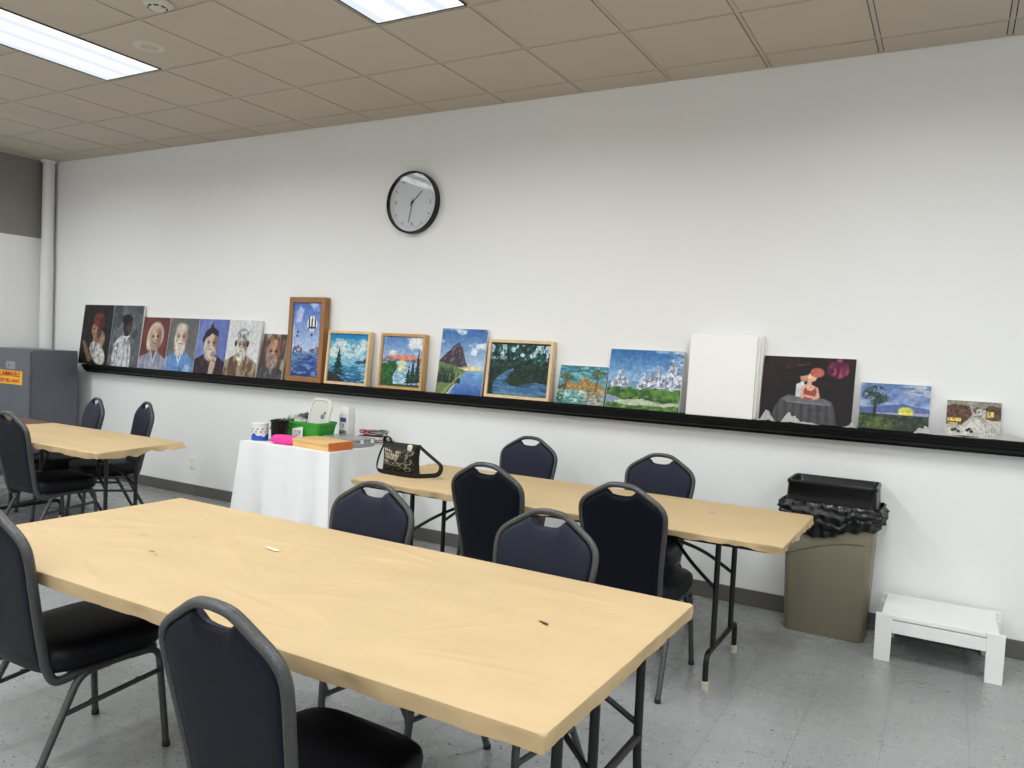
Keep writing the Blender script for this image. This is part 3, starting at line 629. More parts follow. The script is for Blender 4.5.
def art_village(A):
    A.fill((176, 170, 158)); A.grad((150, 140, 126), (120, 118, 104), 0.75, 1.0, A.rect(0, 1, 0.75, 2)); A.dab(A.rect(0, 1, 0.8, 1), [(150, 152, 130)], 6, 5, 0.55)
    h = A.poly([(0.0, 0.30), (0.0, 0.82), (0.1, 0.9), (0.42, 0.86), (0.48, 0.62), (0.40, 0.46), (0.28, 0.30)], 0.02); A.mix(h, (88, 58, 44)); A.dab(h, [(56, 38, 30), (120, 86, 66)], 16, 12, 0.55)
    h2 = A.poly([(0.72, 0.52), (0.72, 0.84), (0.8, 0.9), (1, 0.86), (1, 0.5), (0.84, 0.46)], 0.02); A.mix(h2, (96, 72, 52)); A.dab(h2, [(66, 48, 38)], 14, 12, 0.55)
    for a, b, c, d in ((0.03, 0.28, 0.40, 0.50), (0.06, 0.22, 0.32, 0.36), (0.74, 0.86, 0.56, 0.72)): A.mix(A.rect(a, b, c, d), (232, 204, 96)); A.dab(A.rect(a, b, c, d), [(130, 96, 40)], 30, 5, 0.55)
    A.dab(A.poly([(0.48, 0.9), (0.72, 0.8), (0.66, 0.55), (0.5, 0.58)]), [(122, 116, 106), (206, 204, 198), (80, 74, 66)], 20, 18, 0.5)
    A.mix(A.poly([(0.2, 0.1), (0.4, 0.4), (0.7, 0.5), (1, 0.44), (1, 0), (0, 0), (0, 0.24)], 0.03), (196, 192, 184)); 
    for k in range(4): A.mix(A.ell(0.42, 0.10, 0.34 + 0.05 * k, 0.5 - 0.0 * k, 0.03) * (1 - A.ell(0.42, 0.10, 0.325 + 0.05 * k, 0.485, 0.03)) * (A.U > 0.5), (140, 136, 130))
    for x, y in ((0.13, 0.14), (0.18, 0.17), (0.24, 0.12), (0.4, 0.16), (0.48, 0.13), (0.44, 0.2), (0.96, 0.06)): A.mix(A.ell(x, y, 0.035, 0.04, 0.2), (40, 36, 34))
    A.jitter(0.12, 26, 20)

def painted_mesh(name, A, w, h, y, parent, z0=0.0, x0=0.0, bulge=None):
    nx, ny = A.nx, A.ny
    X = (A.U - 0.5) * w + x0; Z = A.V * h + z0; Y = np.full_like(X, y) if bulge is None else y + bulge(A.U, A.V)
    co = np.stack([X, Y, Z], -1).reshape(-1, 3)
    idx = np.arange(nx * ny).reshape(ny, nx)
    F = np.stack([idx[:-1, :-1], idx[:-1, 1:], idx[1:, 1:], idx[1:, :-1]], -1).reshape(-1, 4)
    me = bpy.data.meshes.new(name); me.from_pydata(co.tolist(), [], F.tolist())
    ca = me.color_attributes.new('Paint', 'FLOAT_COLOR', 'POINT')
    c = A.I.reshape(-1, 3); lum = c @ np.array([0.3, 0.59, 0.11]); c = c * 0.88 + lum[:, None] * 0.12; c = np.where(c <= 0.04045, c / 12.92, ((np.clip(c, 0, 1) + 0.055) / 1.055) ** 2.4)
    ca.data.foreach_set('color', np.concatenate([c, np.ones((len(c), 1))], 1).astype('f').ravel())
    me.materials.append(M['paint'])
    for p in me.polygons: p.use_smooth = True
    o = bpy.data.objects.new(name, me); C.objects.link(o); o.parent = parent
    return o

def canvas_box(b, w, h, d, y0=0.0):
    box(b, -w / 2, w / 2, y0, y0 + d, 0.0, h, 0.003, 2)

def painting(xc, w, h, art, label, fr=None, res=100, d=0.02, base_y=-0.092, rx=0, dx=0.0, back=0.0, grp='paintings along the ledge'):
    """stands on the ledge, leaning with its top back edge near the wall"""
    D = d if not fr else fr[1]
    fy = base_y                                          # front bottom edge
    ang = -math.asin(min(0.5, max(0.01, (-fy - D - 0.003 - back) / h)))
    z = SH + 0.0005 + D * math.sin(-ang) * 0
    t = thing('painting', label, 'painting', (xc, fy, z), 0, grp)
    t.rotation_euler = (ang, 0, rx)
    # tilting back about the front edge lowers the rear edge; lift so the rear bottom edge rests on the ledge
    t.location.z = SH + 0.0008 + D * math.sin(-ang)
    if fr:
        m, dep, fw = fr
        b = NB()
        box(b, -w / 2, w / 2, 0, dep, 0, fw, 0.0015, 1); box(b, -w / 2, w / 2, 0, dep, h - fw, h, 0.0015, 1)
        box(b, -w / 2, -w / 2 + fw, 0, dep, fw, h - fw, 0.0015, 1); box(b, w / 2 - fw, w / 2, 0, dep, fw, h - fw, 0.0015, 1)
        obj('wooden_frame', b, m, t)
        iw, ih = w - 2 * fw - 0.004, h - 2 * fw - 0.004
        b = NB(); box(b, -iw / 2, iw / 2, 0.012, 0.030, fw + 0.002, h - fw - 0.002); obj('stretched_canvas', b, 'canvas', t)
        A = Art(iw, ih, res); art(A); painted_mesh('painted_surface', A, iw, ih, 0.0112, t, fw + 0.002)
    else:
        b = NB(); canvas_box(b, w, h, d); obj('stretched_canvas', b, 'canvas', t, 40)
        if art:
            A = Art(w, h, res); art(A); painted_mesh('painted_surface', A, w - 0.001, h - 0.001, -0.0008, t, 0.0005)
    return t

lit = lambda *a: a
painting(-1.665, 0.49, 0.61, art_turban, 'portrait painting of a woman in a red turban, at the left end of the ledge')
painting(-1.180, 0.472, 0.61, art_youth, 'portrait painting of a dark haired youth in a white shirt on grey')
painting(-0.741, 0.392, 0.502, portrait((106, 52, 48), (122, 64, 56), (148, 152, 178), (186, 186, 200), (196, 164, 142), (206, 196, 182), 'long', 11, None, (104, 70, 56), 0.52, 0.62, (0.25, 0.24), 0.30, (120, 84, 68)), 'portrait painting of a white haired person on a brick red ground')
painting(-0.338, 0.402, 0.502, portrait((98, 98, 96), (116, 116, 114), (92, 142, 200), (196, 214, 236), (208, 180, 160), (206, 200, 190), 'short', 23, (206, 194, 182), (132, 100, 84), 0.44, 0.64, (0.235, 0.25), 0.34, (110, 90, 84)), 'portrait painting of a bald bearded man in a light blue shirt')
painting(0.069, 0.402, 0.502, portrait((92, 112, 182), (120, 138, 204), (46, 30, 40), (80, 54, 62), (190, 162, 144), (34, 32, 42), 'cap', 37, (190, 176, 164), (100, 72, 64), 0.48, 0.56, (0.24, 0.23), 0.34, (60, 40, 46), True), 'portrait painting of a bearded man in a dark cap on blue violet')
painting(0.476, 0.404, 0.502, portrait((206, 207, 206), (222, 222, 219), (104, 76, 60), (196, 190, 156), (190, 164, 146), (160, 162, 166), 'turban', 41, (206, 200, 190), (100, 74, 62), 0.46, 0.55, (0.19, 0.20), 0.36, (128, 126, 96)), 'portrait painting of a grey bearded elder in a brown coat on white')
painting(0.848, 0.28, 0.392, portrait((70, 58, 54), (188, 172, 152), (66, 62, 66), (120, 116, 118), (190, 140, 112), (104, 74, 54), 'puff', 53, (150, 128, 114), (76, 46, 34), 0.5, 0.60, (0.30, 0.27), 0.28, (96, 90, 90)), 'small brown portrait painting of a shaggy bearded face beside the tall frame')
painting(1.237, 0.402, 0.706, art_balloon, 'tall wood framed painting of a striped hot air balloon over blue mountains', ('oak', 0.06, 0.045), 120)
painting(1.697, 0.445, 0.437, art_lake, 'square framed painting of a fir tree by a turquoise lake', ('palepine', 0.05, 0.022))
painting(2.242, 0.428, 0.432, art_sunset, 'square framed painting of a waterfall valley under an orange sunset', ('pine', 0.05, 0.022))
painting(2.792, 0.40, 0.49, art_peak, 'unframed painting of a dark mountain peak above a blue river')
painting(3.278, 0.525, 0.419, art_forest, 'wide framed painting of a blue stream through dark green forest', ('palepine', 0.045, 0.022), 120)
painting(3.769, 0.35, 0.267, art_palms, 'small landscape painting of palms and ochre hills by water')
painting(4.212, 0.504, 0.392, art_winter, 'unframed landscape painting of snowy white trees over green meadow', None, 120)
painting(5.213, 0.512, 0.392, art_dancers, 'dark painting of a couple behind a grey draped table', None, 130)
painting(5.679, 0.353, 0.262, art_sunrise, 'small landscape painting of a lone tree and yellow sun under blue clouds', base_y=-0.08)
painting(6.062, 0.253, 0.190, art_village, 'smallest painting, brown village street with yellow lit windows, at the right end', base_y=-0.075, d=0.03)
# blank canvases leaning together
def blank(xc, w, h, fy, label, lean, d=0.018):
    ang = -lean
    t = thing('blank_canvas', label, 'canvas', (xc, fy, SH + 0.0008 + d * math.sin(lean)), 0, 'blank white canvases on the ledge'); t.rotation_euler = (ang, 0, 0)
    b = NB(); box(b, -w / 2, w / 2, 0, d, 0, h, 0.003); obj('primed_cloth', b, 'whitecanvas', t, 40)
    b = NB()
    for x in (-w / 2 + 0.02, w / 2 - 0.02): box(b, x - 0.016, x + 0.016, d, d + 0.004, 0.01, h - 0.01)
    for z in (0.026, h - 0.026): box(b, -w / 2 + 0.036, w / 2 - 0.036, d, d + 0.004, z - 0.016, z + 0.016)
    obj('stretcher_bar', b, 'palepine', t)
blank(4.718, 0.408, 0.50, -0.113, 'front blank white canvas of the leaning stack on the ledge', 0.06)
blank(4.732, 0.408, 0.505, -0.084, 'middle blank white canvas just behind the front one, edge showing', 0.06)
blank(4.745, 0.408, 0.508, -0.055, 'rear blank white canvas of the stack, against the wall, edge showing', 0.06)

# crumpled tissues on the ledge
def tissue(x0, x1, y0, y1, hh, seed, label, nx=26, ny=9, peak=None):
    b = NB(); rng = random.Random(seed); g = []
    for j in range(ny):
        row = []
        for i in range(nx):
            u, v = i / (nx - 1), j / (ny - 1); edge = min(u, 1 - u, 0.5) * 2; edge = min(1, edge * 3) * min(1, min(v, 1 - v) * 5 + 0.12)
            n = abs(fbm(u * 4 + seed, v * 3 + seed * 0.7, 0.3)) + 0.35
            z = SH + 0.002 + hh * edge * n * (1.0 if peak is None else (0.25 + 1.6 * math.exp(-((u - peak) / 0.22) ** 2)))
            row.append(b.verts.new((x0 + (x1 - x0) * u + 0.008 * fbm(u * 9, v * 9, seed), y0 + (y1 - y0) * v + 0.006 * fbm(v * 7, u * 7, seed + 3), z)))
        g.append(row)
    for j in range(ny - 1):
        for i in range(nx - 1): b.faces.new((g[j][i], g[j][i + 1], g[j + 1][i + 1], g[j + 1][i]))
    bmesh.ops.solidify(b, geom=b.faces[:], thickness=0.0012)
    o = obj('paper_tissue', b, 'napkin', None, 30); tag(o, label, 'tissue', 'crumpled white tissues on the ledge')
tissue(4.945, 5.06, -0.119, -0.098, 0.05, 3, 'pointed crumpled white tissue at the left foot of the couple painting', 20, 7, 0.55)
tissue(5.085, 5.30, -0.119, -0.097, 0.034, 11, 'flat crumpled white tissue below the grey table in the couple painting', 26, 7, 0.25)
tissue(5.425, 5.50, -0.119, -0.094, 0.030, 19, 'small crumpled white tissue between the couple painting and tree painting', 14, 7, 0.7)
tissue(5.79, 6.02, -0.119, -0.083, 0.034, 23, 'long crumpled white tissue in front of the village painting', 30, 8, 0.12)
tissue(6.03, 6.42, -0.119, -0.086, 0.020, 31, 'flat white paper strip at the far right of the ledge', 34, 8, 0.5)

# ------------------------------------------------------------------ banquet chair
LEAN = R(11.5); BY0, BZ0 = -0.185, 0.425
def bk(u, v, t=0.0):
    """back plane: u across, v up along the back, t rearward"""
    return Vector((u, BY0 - v * math.sin(LEAN) - t * math.cos(LEAN), BZ0 + v * math.cos(LEAN) - t * math.sin(LEAN)))
def back_outline():
    """half outline, bottom -> crown centre"""
    return [(0.170, 0.0), (0.176, 0.125), (0.191, 0.270), (0.202, 0.366), (0.198, 0.408), (0.174, 0.441), (0.117, 0.477), (0.080, 0.501), (0.049, 0.515), (0.0, 0.518)]
def offset_in(half, d):
    out = []
    for i, p in enumerate(half):
        a = Vector(half[max(0, i - 1)]); c = Vector(half[min(len(half) - 1, i + 1)]); t = (c - a).normalized(); n = Vector((t.y, -t.x))
        out.append((p[0] - n.x * d, p[1] - n.y * d))
    return out
def smooth_poly(pts, it=2):
    for _ in range(it):
        o = [pts[0]]
        for a, c in zip(pts, pts[1:]):
            o.append((a[0] * 0.75 + c[0] * 0.25, a[1] * 0.75 + c[1] * 0.25)); o.append((a[0] * 0.25 + c[0] * 0.75, a[1] * 0.25 + c[1] * 0.75))
        o.append(pts[-1]); pts = o
    return pts
def make_chair(label):
    t = thing('banquet_chair', label, 'chair', (0, 0, 0), 0, 'navy banquet chairs')
    # ---- back frame: crown hoop that turns forward under the seat
    half = smooth_poly(back_outline())
    right = [bk(u, v) for u, v in half]; left = [bk(-u, v) for u, v in reversed(half[:-1])]
    low = lambda s: fillet([(s * 0.186, -0.055, 0.378), (s * 0.172, -0.160, 0.358), tuple(bk(s * 0.170, 0.0))], 0.06, 6)
    lr = low(1); ll = low(-1)
    pts = lr[:-1] + right + left + list(reversed(ll))[1:]
    b = NB(); tube(b, pts, 0.0120, 10, ref=(1, 0, 0), r2=0.0155); obj('back_frame', b, 'frame', t, 50)
    # ---- upholstered back
    ho = offset_in(half, 0.008); ho = [(u, v) for u, v in ho if u > 0.070]
    dip = [(0.063, 0.489), (0.055, 0.479), (0.042, 0.471), (0.022, 0.468), (0.0, 0.467)]
    ho = ho + dip
    full = ho + [(-u, v) for u, v in reversed(ho[:-1])]
    cu, cv = 0.0, 0.22
    def ring(sc, tt): return [bk(cu + (u - cu) * sc, cv + (v - cv) * sc, tt) for u, v in full]
    b = NB()
    loft(b, [ring(0.15, -0.030), ring(0.5, -0.029), ring(0.78, -0.027), ring(0.91, -0.0235), ring(0.965, -0.0185), ring(0.99, -0.010), ring(0.99, -0.001)])
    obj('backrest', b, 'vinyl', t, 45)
    b = NB()
    loft(b, [ring(0.985, 0.0), ring(0.985, 0.006), ring(0.965, 0.0115), ring(0.91, 0.0145), ring(0.78, 0.016), ring(0.5, 0.0165), ring(0.15, 0.017)])
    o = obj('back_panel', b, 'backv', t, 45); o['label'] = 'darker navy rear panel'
    # ---- seat cushion
    def sring(hx, y0, y1, z, taper=0.93):
        out = []; n = 40
        for k in range(n):
            a = 2 * PI * k / n; c, s = math.cos(a), math.sin(a); e = 0.42
            X = math.copysign(abs(c) ** e, c); Y = math.copysign(abs(s) ** e, s); yy = (y0 + y1) / 2 + Y * (y1 - y0) / 2
            w = hx * (taper + (1 - taper) * (Y + 1) / 2); out.append(Vector((X * w, yy, z)))
        return out
    b = NB()
    loft(b, [sring(0.195, -0.175, 0.225, 0.388), sring(0.212, -0.19, 0.242, 0.394), sring(0.222, -0.198, 0.252, 0.414), sring(0.224, -0.20, 0.256, 0.440), sring(0.220, -0.196, 0.252, 0.458), sring(0.205, -0.18, 0.236, 0.472), sring(0.17, -0.15, 0.20, 0.480), sring(0.09, -0.08, 0.11, 0.484)])
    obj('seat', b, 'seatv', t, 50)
    # ---- under-seat frame, legs, stretchers
    b = NB()
    for s in (-1, 1): tube(b, [(s * 0.19, -0.10, 0.377), (s * 0.193, 0.06, 0.377), (s * 0.195, 0.19, 0.377)], 0.012, 8)
    tube(b, fillet([(-0.193, 0.10, 0.376), (-0.188, 0.216, 0.373), (0.188, 0.216, 0.373), (0.193, 0.10, 0.376)], 0.07, 6), 0.010, 8, r2=0.013); tube(b, [(-0.19, -0.09, 0.376), (0.19, -0.09, 0.376)], 0.011, 8)
    obj('seat_frame', b, 'frame', t, 50)
    for s in (-1, 1):
        b = NB(); p = fillet([(s * 0.196, 0.10, 0.377), (s * 0.198, 0.205, 0.375), (s * 0.214, 0.235, 0.010)], 0.055, 6)
        tube(b, p, 0.0125, 9, ref=(1, 0, 0)); lg = obj('leg', b, 'frame', t, 50)
        b = NB(); lathe(b, [(0.0005, 0.0), (0.0145, 0.0), (0.0145, 0.016), (0.0128, 0.018)], 10, 'z', (s * 0.214, 0.235, 0)); obj('foot_cap', b, 'rubber', lg, 40)
        b = NB(); p = fillet([(s * 0.194, 0.02, 0.377), (s * 0.196, -0.085, 0.375), (s * 0.216, -0.275, 0.010)], 0.05, 6)
        tube(b, p, 0.0125, 9, ref=(1, 0, 0)); lg = obj('leg', b, 'frame', t, 50)
        b = NB(); lathe(b, [(0.0005, 0.0), (0.0145, 0.0), (0.0145, 0.016), (0.0128, 0.018)], 10, 'z', (s * 0.216, -0.2755, 0)); obj('foot_cap', b, 'rubber', lg, 40)
        b = NB(); tube(b, [(s * 0.204, -0.150, 0.258), (s * 0.207, 0.211, 0.292)], 0.009, 8)
        for yy in (-0.05, 0.12): lathe(b, [(0.0005, 0), (0.008, 0), (0.008, 0.012), (0.0005, 0.012)], 8, 'z', (s * 0.2055, yy, 0.256 + (yy + 0.15) * 0.094))
        obj('stretcher', b, 'frame', t, 50)
    return t
def dup(root, loc, rz, label):
    r = root.copy(); C.objects.link(r); r.location = loc; r.rotation_euler = (0, 0, rz); r['label'] = label
    for ch in list(root.children):
        c = ch.copy(); C.objects.link(c); c.parent = r
        for g in ch.children:
            d = g.copy(); C.objects.link(d); d.parent = c
    return r
CH = [  # x, y, rot (0 faces the wall), label
    (4.612, -3.462, R(-2), 'navy banquet chair in the foreground, its seat corner showing at the bottom edge'),
    (3.312, -3.276, 0.0, 'navy banquet chair cut by the left picture edge at the front table'),
    (3.93, -2.675, PI, 'navy banquet chair facing the camera across the front table, nearer the handbag'),
    (4.71, -2.675, PI - R(3), 'navy banquet chair facing the camera across the front table, nearer its right end'),
    (3.965, -1.306, 0.0, 'navy banquet chair with its back to the camera, beside the handbag'),
    (4.705, -1.36, 0.0, 'navy banquet chair with its back to the camera, right of the handbag chair'),
    (3.56, -0.64, PI, 'navy banquet chair against the wall beyond the handbag table, left of two'),
    (4.505, -0.78, PI, 'navy banquet chair against the wall beyond the handbag table, right of two'),
    (0.515, -1.755, 0.0, 'navy banquet chair with its back to the camera at the left background table'),
    (-0.33, -1.20, PI - R(14), 'navy banquet chair right of the grey cabinet behind the left background table'),
    (0.175, -1.10, PI - R(18), 'navy banquet chair at the left background table, nearest the wall outlet'),
    (-0.62, -1.90, 0.0, 'navy banquet chair mostly hidden at the left edge of the left background table'),
]
ch0 = make_chair(CH[0][3]); ch0.location = (CH[0][0], CH[0][1], 0); ch0.rotation_euler = (0, 0, CH[0][2])
for x, y, rz, lab in CH[1:]: dup(ch0, (x, y, 0), rz, lab)

# ------------------------------------------------------------------ folding tables with kraft paper covers
def leg_set(t, x, yc, half, foot, xin, th, extra=None, splay=False, bz=0.30):
    """one folding leg frame: two uprights on a bar that turns down into two feet, with a forked brace"""
    b = NB(); zb = 0.16
    if splay:
        zb = 0.40; tube(b, [(x, yc - half, zb), (x, yc + half, zb)], 0.0125, 10)
        for s in (-1, 1): tube(b, fillet([(x, yc + s * foot, 0.03), (x, yc + s * half, zb - 0.08), (x, yc + s * half, th - 0.022)], 0.10, 8), 0.0135, 10, ref=(1, 0, 0))
    else:
        tube(b, fillet([(x, yc - foot, 0.03), (x, yc - foot, zb), (x, yc + foot, zb), (x, yc + foot, 0.03)], 0.05, 6), 0.0135, 10, ref=(1, 0, 0))
        for s in (-1, 1): tube(b, [(x, yc + s * half, zb), (x, yc + s * half, th - 0.022)], 0.0135, 10)
    if extra is not None: tube(b, fillet([(x, yc - half, zb), (x, extra, zb), (x, extra, th - 0.022)], 0.03, 4), 0.0135, 10)
    lg = obj('leg_frame', b, 'blackmetal', t, 50)
    for s in (-1, 1):
        b = NB(); lathe(b, [(0.0005, 0.0), (0.019, 0.0), (0.018, 0.036), (0.0135, 0.04)], 12, 'z', (x, yc + s * foot, 0)); fc = obj('foot_cap', b, 'whiterubber', lg, 40); fc['label'] = 'worn white rubber foot'
    b = NB(); d = 1 if xin > x else -1
    mid = Vector((x + (xin - x) * 0.55, yc, th - 0.135))
    tube(b, [(xin, yc, th - 0.03), mid], 0.010, 8)
    for s in (-1, 1): tube(b, fillet([tuple(mid), (x + (xin - x) * 0.30, yc + s * half * 0.75, th - 0.20), (x, yc + s * half, th - bz)], 0.08, 5), 0.009, 8)
    lathe(b, [(0.0005, -0.012), (0.016, -0.012), (0.016, 0.012), (0.0005, 0.012)], 12, 'y', tuple(mid))
    obj('brace', b, 'blackmetal', t, 50)
def folding_table(x0, x1, y0, y1, label, th=0.738, ends=(0.31, 0.31), legs=(True, True), half=0.165, yoff=0.0, rz=0, brown=True, extra=None, splay=False):
    xc, yc = (x0 + x1) / 2, (y0 + y1) / 2; L, W = x1 - x0, y1 - y0
    t = thing('folding_table', label, 'table', (xc, yc, 0), rz, 'folding tables')
    b = NB(); box(b, -L / 2, L / 2, -W / 2, W / 2, th - 0.020, th, 0.004); obj('tabletop', b, 'brown', t, 40)
    b = NB()
    for yy in (-W / 2 + 0.03, W / 2 - 0.03): box(b, -L / 2 + 0.03, L / 2 - 0.03, yy - 0.012, yy + 0.012, th - 0.045, th - 0.0195)
    for xx in (-L / 2 + 0.03, L / 2 - 0.03): box(b, xx - 0.012, xx + 0.012, -W / 2 + 0.043, W / 2 - 0.043, th - 0.045, th - 0.0195)
    obj('apron', b, 'blackmetal', t)
    if legs[0]: leg_set(t, -L / 2 + ends[0], yoff + (0.07 if splay else 0.0), half, min(0.19 if splay else 0.27, W / 2 - 0.06), -L / 2 + ends[0] + 0.47, th - 0.002, None, splay, 0.23 if splay else 0.30)
    if legs[1]: leg_set(t, L / 2 - ends[1], yoff, half, min(0.27, W / 2 - 0.06), L / 2 - ends[1] - 0.47, th - 0.002, extra, splay)
    return t
def paper_cover(x0, x1, y0, y1, label, zt=0.7395, hem=0.05, seed=0, nx=150, ny=64, amp=0.0016, flap=None, marks=(), irr=0.5, ncrease=46, rz=0.0, skew=0.0):
    """kraft sheet over the top, folded down at every edge, with long creases"""
    L, W = x1 - x0, y1 - y0; b = NB(); r = 0.006; rng = random.Random(int(seed * 10) + 3)
    foci = [(x0 + L * rng.random(), y0 + W * rng.random()) for _ in range(6)]
    cr = []
    for k in range(ncrease):
        fx, fy = rng.choice(foci); a = rng.gauss(0.0, 0.75); d0 = rng.uniform(0.02, 0.25); ln_ = rng.uniform(0.15, 0.7); sg = rng.choice((-1, 1))
        cr.append((fx + sg * d0 * math.cos(a), fy + sg * d0 * math.sin(a), sg * math.cos(a), sg * math.sin(a), ln_, rng.uniform(0.3, 1.0) * rng.choice((-0.5, 1, 1)), rng.uniform(0.007, 0.02)))
    def crease(u, v):
        h = 0
        for (px, py, dx, dy, ln_, am, w_) in cr:
            t = (u - px) * dx + (v - py) * dy
            if t < 0 or t > ln_: continue
            d = abs((u - px) * dy - (v - py) * dx)
            if d > 3 * w_: continue
            h += am * math.sin(PI * t / ln_) * math.exp(-(d / w_) ** 2)
        return h
    def P(u, v):                        # u, v may run past the table edge
        cx = min(max(u, x0), x1); cy = min(max(v, y0), y1); dx, dy = u - cx, v - cy; s = math.hypot(dx, dy)
        if s < 1e-9:
            ed = min(1, min(u - x0, x1 - u, v - y0, y1 - v) / 0.03)
            wr = amp * (0.8 * fbm(u * 1.6 + seed, v * 3.6, seed) + 0.5 * abs(fbm(u * 3.1, v * 7.0 + seed, 5.1)) + 3.8 * crease(u, v))
            return Vector((u + skew * ((v - (y0 + y1) / 2) / W) * ((u - x0) / L), v, zt + 0.0022 + max(0, wr + 0.0008) * ed))
        n = Vector((dx / s, dy / s, 0)); a = min(s / r, PI / 2)
        h = fbm(u * 4 + seed, v * 4, 2.2)
        out = r * math.sin(a) + 0.003 + 0.002 * h; down = r * (1 - math.cos(a)); rest = max(0, s * max(abs(dx), abs(dy)) / s - r * PI / 2)
        k = 1 - irr * 0.5 + irr * (0.8 * abs(fbm(cx * 2.6 + seed * 1.3, cy * 2.6, 7.7)) + 0.25 * fbm(cx * 11, cy * 11, 1.7))
        rest *= k
        inward = 0.10 * rest
        p = Vector((cx, cy, zt + 0.0022)) + n * (out - inward + (0.004 + 0.012 * irr) * fbm(cx * 9 + seed, cy * 9, 3.3) * min(1, rest * 40)) - Vector((0, 0, down + rest))
        if flap and dx > 0:                                   # loose corner of the sheet standing off the table end
            w = max(0, min(1, (cy - (y1 - 0.34)) / 0.34)); w = w * w * (3 - 2 * w)
            p += Vector((0.012 * w + 0.05 * w * min(1, rest / hem), 0.0, 0)); p.z += 0.15 * w * (down + rest)
        p.x += skew * ((cy - (y0 + y1) / 2) / W) * ((cx - x0) / L)
        return p
    ext = hem + 0.010
    us = [x0 - ext + ext * i / 8 for i in range(8)] + [x0 + L * i / nx for i in range(nx + 1)] + [x1 + ext * (i + 1) / 8 for i in range(8)]
    vs = [y0 - ext + ext * i / 8 for i in range(8)] + [y0 + W * i / ny for i in range(ny + 1)] + [y1 + ext * (i + 1) / 8 for i in range(8)]
    g = [[b.verts.new(P(u, v)) for u in us] for v in vs]
    for j in range(len(vs) - 1):
        for i in range(len(us) - 1): b.faces.new((g[j][i], g[j][i + 1], g[j + 1][i + 1], g[j + 1][i]))
    for (mx, my, ml, mw, ang, mi) in marks:
        m = Matrix.Translation((mx, my, 0)) @ Matrix.Rotation(ang, 4, 'Z'); zz = zt + 0.0022 + amp * 2.6
        q = [m @ Vector((sx * ml / 2, sy * mw / 2, zz)) for sx, sy in ((-1, -0.3), (1, -1), (1, 0.6), (-1, 1))]
        f = b.faces.new([b.verts.new(p) for p in q]); f.material_index = mi
    if rz:
        c_ = Vector(((x0 + x1) / 2, (y0 + y1) / 2, 0)); bmesh.ops.transform(b, matrix=Matrix.Translation(c_) @ Matrix.Rotation(rz, 4, 'Z') @ Matrix.Translation(-c_), verts=b.verts[:])
    o = obj('paper_table_cover', b, ['kraft', 'ink', 'tape'], None, 60)
    tag(o, label, 'table cover', 'brown kraft paper table covers'); return o

folding_table(2.845, 5.27, -3.472, -2.505, 'black legged folding table under the large front kraft paper cover', half=0.165, ends=(0.83, 0.055), yoff=0.09, extra=-0.29, splay=True, rz=R(-0.4))
paper_cover(2.835, 5.276, -3.480, -2.485, 'large brown kraft paper cover on the front table, dark mark near its right end', 0.738, 0.042, 1.0, nx=210, ny=90, irr=0.15, ncrease=80, rz=R(-0.4),
            marks=((4.99, -2.93, 0.036, 0.013, -0.25, 1), (3.84, -2.86, 0.07, 0.022, -0.1, 2), (3.55, -3.14, 0.022, 0.006, 0.5, 1), (3.60, -3.16, 0.02, 0.004, 0.1, 1), (3.33, -3.02, 0.03, 0.003, 0.3, 1)))
folding_table(3.045, 5.365, -1.49, -0.72, 'black legged folding table under the kraft paper cover beside the waste bin', ends=(0.245, 0.31))
paper_cover(3.035, 5.375, -1.50, -0.71, 'brown kraft paper cover on the table by the wall, under the handbag', 0.738, 0.036, 5.0, irr=0.9, amp=0.0011,
            marks=((4.95, -1.02, 0.026, 0.009, 0.0, 1), (3.8, -1.0, 0.02, 0.004, 0.2, 1)))
folding_table(-0.36, 1.16, -1.925, -1.235, 'folding table under the kraft paper cover in the left background', half=0.11, ends=(0.27, 0.10))
paper_cover(-0.355, 1.265, -1.935, -1.225, 'brown kraft paper cover with a loose corner flap on the left background table', 0.738, 0.05, 9.0, flap=True, irr=0.9, skew=-0.15)
folding_table(-1.62, -0.41, -1.95, -1.20, 'bare brown folding table beyond the left background table, mostly hidden', ends=(0.25, 0.62))

